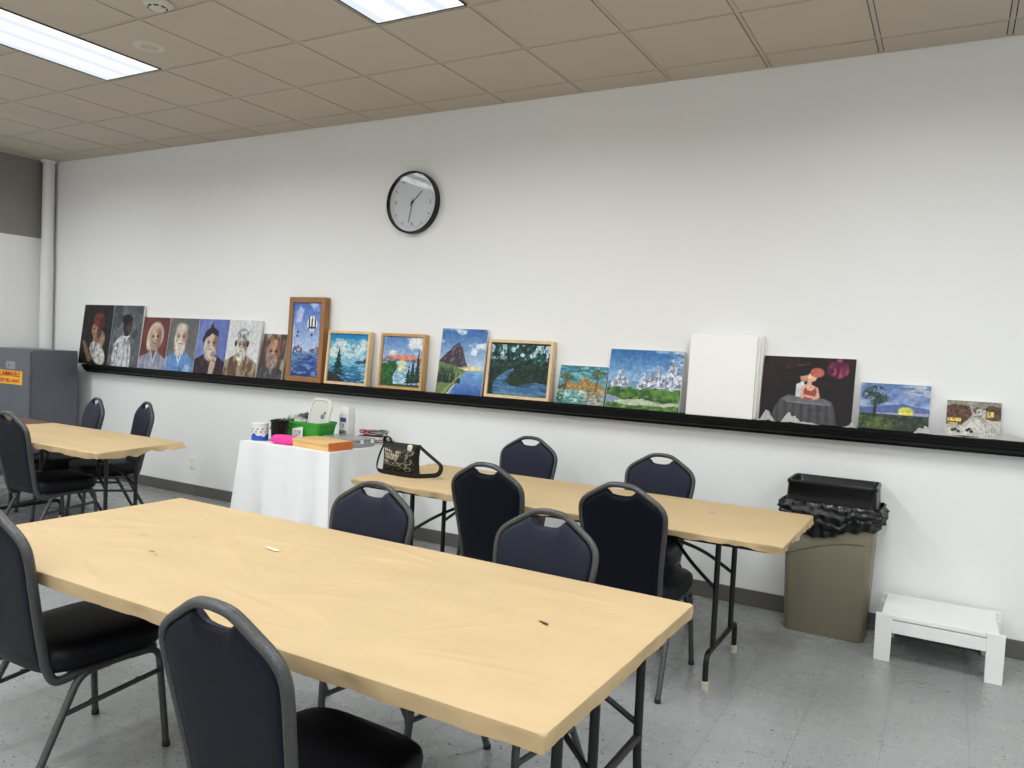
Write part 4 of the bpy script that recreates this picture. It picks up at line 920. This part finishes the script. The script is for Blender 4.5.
# ------------------------------------------------------------------ table with white cloth and art supplies
TX0, TX1, TY0, TY1, TZ = 1.40, 2.26, -0.85, -0.06, 0.735
t = thing('card_table', 'square table hidden under the white tablecloth by the wall', 'table', ((TX0 + TX1) / 2, (TY0 + TY1) / 2, 0))
hx, hy = (TX1 - TX0) / 2 - 0.008, (TY1 - TY0) / 2 - 0.008
b = NB(); box(b, -hx, hx, -hy, hy, TZ - 0.03, TZ, 0.006); obj('tabletop', b, 'brown', t, 40)
for sx in (-1, 1):
    for sy in (-1, 1):
        b = NB(); tube(b, [(sx * (hx - 0.05), sy * (hy - 0.05), 0.0), (sx * (hx - 0.07), sy * (hy - 0.07), TZ - 0.028)], 0.014, 8); obj('leg', b, 'blackmetal', t, 50)
def cloth_mesh():
    b = NB(); rows = []
    per = []                                              # points round the edge with outward normals
    n_side = 26; r = 0.02
    corners = [(TX0, TY0), (TX1, TY0), (TX1, TY1), (TX0, TY1)]; nrm = [(0, -1), (1, 0), (0, 1), (-1, 0)]
    for k in range(4):
        a = corners[k]; c = corners[(k + 1) % 4]; n0 = nrm[k]; n1 = nrm[(k + 1) % 4]
        for i in range(n_side): per.append((a[0] + (c[0] - a[0]) * i / n_side, a[1] + (c[1] - a[1]) * i / n_side, n0, i / n_side, k))
    N = len(per); cols = []
    for (x, y, nr, f, k) in per:
        near = min(f, 1 - f); nn = Vector((nr[0], nr[1], 0))
        cn = max(0, 1 - near / 0.14)                      # 1 at the corner
        if f < 0.5: o = nrm[(k - 1) % 4]
        else: o = nrm[(k + 1) % 4]
        nn = (nn + Vector((o[0], o[1], 0)) * cn).normalized() if cn > 0 else nn
        cols.append((Vector((x, y, 0)), nn, cn, f, k))
    depth = 14
    for j in range(depth + 1):
        s = j / depth; row = []
        for (p, nn, cn, f, k) in cols:
            near_ = min(f, 1 - f)
            fold = 0.016 * math.sin(f * 2 * PI * 3.0 + k * 1.3 + 0.5) + 0.010 * math.sin(f * 2 * PI * 7 + k)
            drop = 0.535 + 0.03 * cn + (0.05 if k == 0 else 0.0) * 0
            pinch = 0.045 * s * math.exp(-((near_ - 0.17) / 0.05) ** 2)
            if p.y > TY1 - 0.02: flare = 0.012
            else: flare = 0.012 + (0.030 + fold * (1 - cn)) * s ** 1.1 + cn * (0.11 if (p.x > 2 and p.y < -0.5) else 0.035) * s
            flare -= pinch
            if k == 2: flare = 0.010 + 0.008 * s * (1 + math.sin(f * 20))
            if p.y + nn.y * flare > -0.02: flare = min(flare, 0.03)
            q = p + nn * flare; q.y = min(q.y, -0.018); q.z = TZ + 0.0035 - (0.0 if j == 0 else 0.008) - drop * s
            row.append(b.verts.new(q))
        rows.append(row)
    inner = [b.verts.new(p + Vector((0, 0, TZ + 0.004)) - nn * 0.004) for p, nn, cn, f, k in cols]
    for i in range(N): b.faces.new((inner[i], inner[(i + 1) % N], rows[0][(i + 1) % N], rows[0][i]))
    for A, B in zip(rows, rows[1:]):
        for i in range(N): b.faces.new((A[i], A[(i + 1) % N], B[(i + 1) % N], B[i]))
    b.faces.new(inner)
    return b
b = cloth_mesh(); o = obj('tablecloth', b, 'cloth', None, 60); tag(o, 'white cloth draped over the small supply table against the wall', 'tablecloth')
TT = TZ + 0.0045

can = thing('canister', 'white and blue round canister at the left corner of the supply table', 'canister', (1.472, -0.745, TT))
b = NB(); lathe(b, [(0.001, 0.0), (0.058, 0.0), (0.06, 0.003), (0.06, 0.118), (0.057, 0.121), (0.001, 0.121)], 28); obj('can_body', b, 'paper_w', can, 40)
b = NB()
N = 40; rings = [[], []]
for k in range(N):
    a = 2 * PI * k / N; z = 0.045 + 0.010 * math.sin(3 * a) + 0.006 * math.sin(7 * a)
    rings[0].append(b.verts.new((0.0606 * math.cos(a), 0.0606 * math.sin(a), 0.004))); rings[1].append(b.verts.new((0.0606 * math.cos(a), 0.0606 * math.sin(a), z)))
for k in range(N): b.faces.new((rings[0][k], rings[0][(k + 1) % N], rings[1][(k + 1) % N], rings[1][k]))
obj('blue_band', b, 'blue', can, 40)
b = NB()
for k in range(10):
    a = 2 * PI * k / 10
    for z in (0.070, 0.09):
        m = Matrix.Translation((0, 0, z)) @ Matrix.Rotation(a + z * 9, 4, 'Z'); box(b, 0.0598, 0.0608, -0.006, 0.006, -0.006, 0.006, 0.0003, 1, mtx=m)
obj('printed_mark', b, 'grey', can)
b = NB(); lathe(b, [(0.05, 0.1205), (0.061, 0.1205), (0.061, 0.130), (0.055, 0.133), (0.001, 0.133)], 28); obj('lid', b, 'plastic_w', can, 40)

mug = thing('plastic_tub', 'black plastic tub between the canister and the green basket', 'tub', (1.588, -0.665, TT))
b = NB(); lathe(b, [(0.001, 0.0), (0.056, 0.0), (0.064, 0.145), (0.069, 0.147), (0.069, 0.158), (0.062, 0.158), (0.058, 0.15), (0.052, 0.008), (0.001, 0.008)], 28); obj('tub_body', b, 'blackplastic', mug, 40)
b = NB(); tube(b, fillet([(-0.0665, 0, 0.125), (-0.078, 0.0, 0.118), (-0.080, -0.02, 0.09), (-0.0665, -0.02, 0.085)], 0.008, 4), 0.003, 6); obj('wire_handle', b, 'rubber', mug, 40)

bs = thing('basket', 'green plastic basket of papers on the supply table', 'basket', (1.655, -0.46, TT), R(2))
b = NB(); bw, bd, bh = 0.225, 0.115, 0.150
rings = []
for (q_, z) in ((0.86, 0.0), (0.90, 0.05), (0.97, bh - 0.02), (1.0, bh - 0.018), (1.0, bh), (0.96, bh), (0.94, bh - 0.02), (0.84, 0.006)):
    rings.append([Vector((x, y, z)) for x, y in rrect(bw * q_, bd * q_, 0.03)])
loft(b, rings); obj('basket_body', b, 'green', bs, 40)
b = NB(); box(b, -0.15, -0.055, -bd * 0.985 - 0.002, -bd * 0.94, bh - 0.060, bh - 0.036, 0.004, 1); obj('handle_slot', b, 'binline', bs)
def sheet(name, label, cat, loc, rot, w, h, th, m, grp=None, rad=0.0):
    t = thing(name, label, cat, loc, 0, grp); t.rotation_euler = rot
    b = NB()
    pr = rrect(w / 2, h / 2, rad or 0.002, 5); loft(b, [[Vector((x, 0, y + h / 2)) for x, y in pr], [Vector((x, th, y + h / 2)) for x, y in pr]])
    obj('sheet', b, m, t, 40); return t
p = sheet('plastic_tray', 'pale rounded plastic tray standing in the green basket', 'tray', (1.752, -0.470, TT + 0.010), (R(-11), R(5), R(4)), 0.205, 0.325, 0.006, 'traygrey', rad=0.06)
b = NB()
pr0 = rrect(0.088, 0.145, 0.05, 5); pr1 = rrect(0.094, 0.151, 0.055, 5)
loft(b, [[Vector((x, -0.0005, y + 0.162)) for x, y in pr1], [Vector((x, -0.007, y + 0.162)) for x, y in pr1], [Vector((x, -0.007, y + 0.162)) for x, y in pr0], [Vector((x, -0.0008, y + 0.162)) for x, y in pr0]], cap=False); obj('raised_rim', b, 'plastic_w', p, 60)
b = NB(); 
for x, z, r in ((0.045, 0.215, 0.012), (0.030, 0.185, 0.020)): lathe(b, [(0.0005, 0.001), (r, 0.001), (r * 0.7, 0.003), (0.0005, 0.0035)], 10, 'y', (x, 0, z))
obj('dried_paint', b, 'grey', p, 40)
def crumpled(name, label, cat, loc, w, d, h, seed, m, grp):
    b = NB(); n = 16; g = []
    for j in range(n):
        g.append([b.verts.new(((i / (n - 1) - 0.5) * w + 0.012 * fbm(i * 0.5, j * 0.5, seed), (j / (n - 1) - 0.5) * d + 0.012 * fbm(j * 0.5, i * 0.5, seed + 4), h * (0.45 + 0.9 * abs(fbm(i * 0.33 + seed, j * 0.33, 1.0))) * (0.5 + min(i, n - 1 - i) / n))) for i in range(n)])
    for j in range(n - 1):
        for i in range(n - 1): b.faces.new((g[j][i], g[j][i + 1], g[j + 1][i + 1], g[j + 1][i]))
    bmesh.ops.solidify(b, geom=b.faces[:], thickness=0.0012)
    o = obj(name, b, m, None, 25, loc); tag(o, label, cat, grp); return o
crumpled('paper_bundle', 'crumpled white papers heaped over the left half of the green basket', 'papers', (1.555, -0.46, TT + 0.122), 0.20, 0.16, 0.07, 3.0, 'paper_w', 'papers in the green basket')
crumpled('sketch_paper', 'crumpled dark grey paper behind the white papers in the green basket', 'papers', (1.60, -0.405, TT + 0.128), 0.19, 0.08, 0.085, 8.0, 'grey', 'papers in the green basket')
def newsprint(A):
    A.seed = 77; A.fill((226, 226, 224)); A.mix(A.rect(0.1, 0.9, 0.72, 0.88), (70, 84, 140)); A.mix(A.rect(0.1, 0.6, 0.5, 0.66) * (A.n(6, 40, 1) > 0.5), (120, 120, 130))
    A.mix(A.rect(0.0, 1.0, 0.0, 0.42), (128, 126, 124)); A.dab(A.rect(0, 1, 0, 0.42), [(86, 84, 84), (168, 166, 164)], 7, 10, 0.5)
nw = thing('printed_carton', 'tall white printed carton right of the green basket', 'carton', (1.905, -0.275, TT), R(-8))
b = NB(); loft(b, [[Vector((x * w_, y * w_, z)) for x, y in rrect(0.05, 0.04, 0.006, 3)] for z, w_ in ((0.0, 0.97), (0.004, 1.0), (0.21, 1.0), (0.235, 0.93), (0.262, 0.86), (0.266, 0.82))])
obj('carton_body', b, 'paper_w', nw, 40)
A = Art(0.1, 0.21, 50); newsprint(A); painted_mesh('printed_face', A, 0.092, 0.205, -0.0408, nw, 0.002)
def phototext(A):
    A.seed = 5; A.fill((228, 228, 226)); A.dab(A.rect(0.15, 0.85, 0.15, 0.85), [(90, 88, 92), (150, 148, 150)], 7, 7, 0.56)
ph = thing('photo_card', 'small tilted photo print leaning on the green basket', 'photo', (1.715, -0.612, TT), R(12)); ph.rotation_euler = (R(-14), R(-10), R(4))
b = NB(); box(b, -0.05, 0.05, 0, 0.002, 0.012, 0.112); obj('card', b, 'paper_w', ph)
A = Art(0.1, 0.1, 40); phototext(A); painted_mesh('printed_face', A, 0.096, 0.096, -0.0006, ph, 0.014)

def blob(b, hx, hy, hz, seed, n=28, m=9, rough=0.10, e=0.5):
    rings = []
    for j in range(m):
        ph_ = -PI / 2 + PI * (j + 0.35) / (m - 0.3); c, s = math.cos(ph_), math.sin(ph_); rg = []
        for k in range(n):
            a = 2 * PI * k / n; X = math.copysign(abs(math.cos(a)) ** e, math.cos(a)); Y = math.copysign(abs(math.sin(a)) ** e, math.sin(a))
            w = 1 + rough * fbm(X * 1.6 + seed, Y * 1.6, s * 1.5); rg.append(Vector((hx * X * abs(c) ** 0.5 * w, hy * Y * abs(c) ** 0.5 * w, hz + hz * math.copysign(abs(s) ** 0.8, s) * (1 + rough * 0.4 * fbm(X * 3, Y * 3, seed)))))
        rings.append(rg)
    loft(b, rings)
b = NB(); blob(b, 0.105, 0.045, 0.034, 2.0)
pk = obj('pouch', b, 'pink', None, 60, (1.742, -0.762, TT + 0.001)); pk.rotation_euler = (0, 0, R(6)); tag(pk, 'bright pink fabric pouch in front of the black tub', 'pouch')
# shallow wooden box with an orange end
wb = thing('wooden_box', 'flat light wood box with an orange end at the front of the supply table', 'box', (2.045, -0.690, TT), R(-6))
b = NB(); box(b, -0.19, 0.19, -0.112, 0.112, 0.0, 0.036, 0.003); obj('tray', b, 'cigar', wb, 40)
b = NB(); box(b, -0.192, 0.1915, -0.114, 0.114, 0.0365, 0.060, 0.003); obj('lid', b, 'cigar', wb, 40)
b = NB(); box(b, 0.1905, 0.196, -0.111, 0.111, 0.003, 0.058, 0.001, 1); o = obj('end_panel', b, 'orange', wb, 40); o['label'] = 'orange end of the box'
# grey plastic case
gc = thing('plastic_case', 'grey translucent plastic case behind the wooden box', 'case', (2.065, -0.415, TT), R(-3))
b = NB(); box(b, -0.17, 0.17, -0.115, 0.085, 0.0, 0.045, 0.010, 3); obj('case_base', b, 'greyplastic', gc, 40)
b = NB(); box(b, -0.172, 0.172, -0.117, 0.087, 0.0455, 0.062, 0.008, 3); obj('lid', b, 'greyplastic', gc, 40)
for yy in (-0.06, 0.05):
    b = NB(); box(b, 0.171, 0.179, yy - 0.015, yy + 0.015, 0.028, 0.055, 0.002, 1); obj('latch', b, 'plastic_w', gc)
# heap of magazines with a tangle of cords
rng = random.Random(12)
mags = [('grey magazine at the bottom of the heap by the wall', 'grey', 0.0, 0.27, 0.19, 8), ('dark magazine second from the bottom of the heap', 'dark', 0.0115, 0.26, 0.18, -9), ('red covered magazine in the heap by the wall', 'red', 0.023, 0.22, 0.16, 16),
        ('white magazine above the red one in the heap', 'paper_w', 0.0345, 0.22, 0.15, -20), ('dark magazine topmost of the heap by the wall', 'dark', 0.046, 0.19, 0.13, 30)]
for lab, m, z, w_, d, a in mags:
    mg = thing('magazine', lab, 'magazine', (2.115 + rng.uniform(-0.012, 0.012), -0.195 + (0.0 if z > 0.02 else 0.0), TT + z), R(a * 0.35), 'magazines on the supply table')
    b = NB(); box(b, -w_ / 2, w_ / 2, -d / 2, d / 2, 0.0008, 0.009, 0.001, 1); obj('pages', b, 'paper_w', mg)
    b = NB(); box(b, -w_ / 2 - 0.002, w_ / 2 + 0.002, -d / 2 - 0.002, d / 2 + 0.001, 0.0092, 0.0108, 0.0004, 1); obj('cover', b, m, mg)
def cord(label, m, x, y, z, rx, ry, seed, turns, rad):
    cr = thing('cord', label, 'cord', (x, y, z), 0, 'cords on the magazine heap'); b = NB(); pts = []; N = int(26 * turns)
    for k in range(N):
        a = k / (N - 1) * 2 * PI * turns; e = 1 + 0.25 * math.sin(a * 0.63 + seed)
        pts.append((rx * e * math.cos(a + seed), ry * e * math.sin(a + seed), rad + 0.004 * turns * k / N + 0.022 * abs(math.sin(a * 0.8 + seed))))
    tube(b, pts, rad, 6); obj('loop', b, m, cr, 50)
    e0 = Vector(pts[-1]); d0 = (e0 - Vector(pts[-2])).normalized()
    b = NB(); tube(b, [e0, e0 + d0 * 0.03], rad * 1.9, 6); obj('plug', b, 'rubber', cr, 50)
cord('loose looped black cord lying on the magazine heap', 'dark', 2.12, -0.185, TT + 0.060, 0.085, 0.055, 0.4, 2.4, 0.0045)
cord('red cord coiled over the magazine heap', 'red', 2.07, -0.21, TT + 0.060, 0.070, 0.045, 2.0, 1.6, 0.005)
cord('pale grey cord hanging round the right of the magazine heap', 'greyplastic', 2.155, -0.20, TT + 0.063, 0.085, 0.06, 3.6, 1.7, 0.0045)

# ------------------------------------------------------------------ handbag
hb = thing('handbag', 'black patterned handbag with a long strap on the wall side table', 'handbag', (3.15, -1.205, 0.7445), R(-4))
BW, BH = 0.142, 0.168
def bag_w(v): return BW * (1.0 - 0.13 * math.sin(PI * v) + 0.02 * v)
def bag_d(v): return 0.045 * math.sin(PI * (0.14 + 0.80 * v)) ** 0.5 + 0.004
def bag_z(u, v): return 0.004 + v * BH + 0.014 * u * u * v - 0.010 * (1 - u * u) * v
b = NB(); rings = []
for j in range(13):
    v = j / 12; rg = []
    for k in range(40):
        a = 2 * PI * k / 40; X = math.copysign(abs(math.cos(a)) ** 0.6, math.cos(a)); Y = math.copysign(abs(math.sin(a)) ** 0.9, math.sin(a))
        rg.append(Vector((X * bag_w(v), Y * bag_d(v), bag_z(X, v))))
    rings.append(rg)
loft(b, rings); obj('bag_body', b, 'bagblack', hb, 60)
def art_bag(A):
    A.seed = 9; A.fill((20, 18, 17)); gold = (182, 166, 134)
    for v in (0.86, 0.72, 0.40): A.mix(A.rect(0.08, 0.62, v - 0.05, v + 0.05) * (np.abs(np.sin(A.U * 42)) > 0.4) * (A.n(14, 14, 1) > 0.3), gold)
    for x in (0.2, 0.34, 0.48): 
        e = A.ell(x, 0.6, 0.075, 0.10, 0.1) - A.ell(x, 0.6, 0.045, 0.065, 0.1); A.mix(np.clip(e, 0, 1), gold); A.mix(A.ell(x, 0.6, 0.02, 0.03, 0.2), (210, 200, 180))
    A.mix(A.rect(0.1, 0.6, 0.28, 0.31), gold)
    for cx, cy, r in ((0.74, 0.66, 0.11), (0.86, 0.45, 0.10), (0.72, 0.3, 0.11), (0.88, 0.8, 0.09), (0.5, 0.14, 0.09), (0.84, 0.16, 0.08)):
        e = A.ell(cx, cy, r, r * 1.1, 0.1) - A.ell(cx, cy, r * 0.72, r * 0.8, 0.1); A.mix(np.clip(e, 0, 1) * (A.n(6, 6, 1) > 0.3), (150, 140, 120))
    A.mix(A.line(0.78, 0.3, 0.8, 0.85, 0.02), (96, 92, 84)); A.dab(A.rect(0, 1, 0, 1), [(92, 84, 70)], 16, 16, 0.62)
A = Art(0.26, 0.14, 110); art_bag(A)
pf = painted_mesh('printed_panel', A, 1.0, 1.0, 0.0, hb); pf['label'] = 'tan and black printed front panel'
for vt in pf.data.vertices:
    u = vt.co.x * 2 * 0.95; v = 0.06 + 0.86 * vt.co.z; c_ = abs(u) ** (1 / 0.6); sn = max(0.0, 1 - c_ * c_) ** 0.5
    vt.co = (u * bag_w(v), -bag_d(v) * sn ** 0.9 - 0.002, bag_z(u, v))
pf.data.update()
b = NB(); tube(b, [(-BW * 0.95, 0, BH + 0.010), (-0.05, -0.002, BH + 0.002), (0.05, -0.002, BH + 0.002), (BW * 0.95, 0, BH + 0.012)], 0.0035, 6); obj('zip', b, 'rubber', hb, 50)
def strap(b, pts, w=0.015, th=0.0022):
    P = fillet(pts, 0.045, 6); tube(b, P, w, 8, ref=(0, 1, 0.2), r2=th * 1.3)
b = NB(); strap(b, [(0.136, 0.0, BH + 0.006), (0.21, 0.02, 0.12), (0.285, 0.03, 0.075), (0.285, 0.0, 0.026), (0.18, -0.055, 0.012), (0.06, -0.072, 0.009), (-0.06, -0.072, 0.009), (-0.145, -0.055, 0.012), (-0.178, -0.015, 0.05), (-0.170, 0.0, 0.11), (-0.138, 0.0, BH + 0.002)]); obj('strap', b, 'bagblack', hb, 50)
b = NB(); strap(b, [(-0.128, -0.01, BH), (-0.135, -0.008, BH + 0.035), (-0.095, -0.006, BH + 0.045), (-0.075, -0.004, BH + 0.005)], 0.014); obj('strap_knot', b, 'bagblack', hb, 50)
b = NB(); blob(b, 0.016, 0.012, 0.022, 4.0, 14, 7); o = obj('tassel', b, 'cream', hb, 60, (0.085, -0.024, BH - 0.03)); o['label'] = 'pale green tassel'

# ------------------------------------------------------------------ waste bin
wbn = thing('waste_bin', 'tall taupe plastic waste bin with a black bin liner against the wall', 'waste bin', (5.410, -0.170, 0))
b = NB()
def brr(hx_, hy_, z, r=0.035): return [Vector((x, y, z)) for x, y in rrect(hx_, hy_, r, 5)]
loft(b, [brr(0.204, 0.118, 0.0, 0.03), brr(0.210, 0.122, 0.006), brr(0.230, 0.138, 0.60), brr(0.230, 0.140, 0.70), brr(0.236, 0.144, 0.705), brr(0.236, 0.144, 0.745), brr(0.226, 0.136, 0.745), brr(0.205, 0.118, 0.06)]); obj('bin_body', b, 'bin', wbn, 40)
b = NB(); pts = []
for k in range(25):
    u = k / 24; x = -0.215 + 0.40 * u; z = 0.435 + 0.105 * math.sin(u * PI / 2 * 1.05); pts.append((x, -(0.119 + (0.138 - 0.121) * z / 0.6) - 0.0035 - 0.0, z))
tube(b, pts, 0.0035, 6); obj('raised_ridge', b, 'binline', wbn, 50)
def even(poly, n):
    P_ = [Vector(p) for p in poly]; seg = [(P_[(i + 1) % len(P_)] - P_[i]).length for i in range(len(P_))]; T = sum(seg); out = []; i = 0; acc = 0
    for k in range(n):
        d = T * k / n
        while acc + seg[i] < d: acc += seg[i]; i += 1
        out.append(P_[i].lerp(P_[(i + 1) % len(P_)], (d - acc) / seg[i]))
    return [(v.x, v.y) for v in out]
ln = NB(); rings = []
for j in range(19):
    q_ = j / 18; rg = []
    base = even(rrect(0.240, 0.148, 0.05, 8), 150)
    for k, (x, y) in enumerate(base):
        d = Vector((x, y, 0)).normalized()
        pl = 0.007 * math.sin(k * 1.25 + 4 * fbm(x * 9, y * 9, 1.0 + q_ * 1.5)) + 0.010 * fbm(x * 26, y * 26, q_ * 3.0) + 0.006 * math.sin(q_ * 22 + 5 * fbm(x * 9, y * 9, 2.0))
        bul = 0.034 * math.sin(PI * min(1, 0.12 + q_ * 0.95)) ** 0.8 + pl * min(1, q_ * 4 + 0.25)
        low = 0.130 + 0.05 * fbm(x * 5 + 3.0, y * 5, 0.4) + 0.050 * math.exp(-((x + 0.05) / 0.12) ** 2)
        q = Vector((x, y, 0)) + d * max(-0.002, bul); q.y = min(q.y, 0.155)
        q.z = 0.742 - low * q_ + 0.010 * fbm(x * 18, y * 18, q_ * 5)
        rg.append(q)
    rings.append(rg)
vr = loft(ln, rings, cap=False); obj('bin_liner', ln, 'bag', wbn, 80)
b = NB()   # boxy black top with an open hopper inside its raised rim
loft(b, [brr(0.236, 0.144, 0.728), brr(0.238, 0.146, 0.745), brr(0.233, 0.143, 0.755), brr(0.229, 0.140, 0.830, 0.03), brr(0.233, 0.144, 0.836, 0.03), brr(0.234, 0.145, 0.850, 0.03), brr(0.230, 0.141, 0.857, 0.03), brr(0.222, 0.133, 0.855, 0.03), brr(0.216, 0.127, 0.838, 0.03), brr(0.205, 0.085, 0.775, 0.03)])
obj('hopper_lid', b, 'blackplastic', wbn, 40)
b = NB(); tube(b, [(-0.15 + 0.30 * k / 12, -0.1425 - 0.001, 0.797 + 0.014 * math.sin(PI * k / 12)) for k in range(13)], 0.0025, 6); obj('moulded_line', b, 'blackplastic', wbn, 50)

# ------------------------------------------------------------------ white step stool
ss = thing('step_stool', 'low white wooden step stool beside the waste bin', 'step stool', (5.969, -0.262, 0))
hw, hd, hz = 0.284, 0.218, 0.243
for s in (-1, 1):
    for q in (-1, 1):
        b = NB(); a0, a1 = (s * hw, s * (hw - 0.077)); y0, y1 = q * hd, q * (hd - 0.022); box(b, min(a0, a1), max(a0, a1), min(y0, y1), max(y0, y1), 0, hz, 0.002, 1)
        box(b, min(s * hw, s * (hw - 0.02)), max(s * hw, s * (hw - 0.02)), min(q * (hd - 0.0225), q * (hd - 0.09)), max(q * (hd - 0.0225), q * (hd - 0.09)), 0, hz - 0.03, 0.002, 1)
        obj('leg', b, 'white', ss, 40)
for q in (-1, 1):
    b = NB(); y0, y1 = q * (hd - 0.001), q * (hd - 0.021); box(b, -hw + 0.0775, hw - 0.0775, min(y0, y1), max(y0, y1), 0.152, hz - 0.0265, 0.0015, 1); obj('apron', b, 'white', ss, 40)
b = NB()
for s in (-1, 1): box(b, min(s * (hw - 0.030), s * (hw - 0.048)), max(s * (hw - 0.030), s * (hw - 0.048)), -hd + 0.0905, hd - 0.0905, 0.152, hz - 0.03, 0.0015, 1)
obj('end_rail', b, 'white', ss, 40)
b = NB(); box(b, -hw + 0.026, hw - 0.026, -hd + 0.0232, hd - 0.0232, hz - 0.022, hz, 0.002, 1); box(b, -hw + 0.079, hw - 0.079, -hd, hd, hz - 0.021, hz - 0.0006, 0.0015, 1); obj('step_top', b, 'white', ss, 40)

# ------------------------------------------------------------------ camera, world, colour management
cam = bpy.data.cameras.new('camera'); co = bpy.data.objects.new('camera', cam); C.objects.link(co)
yaw, pitch, roll, f = -0.5132081, -0.0443784, 0.0472255, 777.293
cy, sy, cp, sp, cr, sr = math.cos(yaw), math.sin(yaw), math.cos(pitch), math.sin(pitch), math.cos(roll), math.sin(roll)
fw = Vector((sy * cp, cy * cp, sp)); rt = Vector((cy, -sy, 0)); up = rt.cross(fw)
r2 = rt * cr + up * sr; u2 = up * cr - rt * sr
mw = Matrix(((r2.x, u2.x, -fw.x, 5.94546), (r2.y, u2.y, -fw.y, -4.87779), (r2.z, u2.z, -fw.z, 1.50863), (0, 0, 0, 1)))
co.matrix_world = mw
cam.sensor_fit = 'HORIZONTAL'; cam.sensor_width = 36; cam.lens = f * 36 / 1024; cam.clip_start = 0.02
scene.camera = co
w = bpy.data.worlds.new('world'); scene.world = w; w.use_nodes = True
w.node_tree.nodes['Background'].inputs[0].default_value = (0.8, 0.85, 0.9, 1); w.node_tree.nodes['Background'].inputs[1].default_value = 0.2
vs = scene.view_settings; vs.view_transform = 'Standard'; vs.look = 'None'; vs.gamma = 1.0; vs.use_curve_mapping = False; vs.exposure = 0.0
scene.display_settings.display_device = 'sRGB'
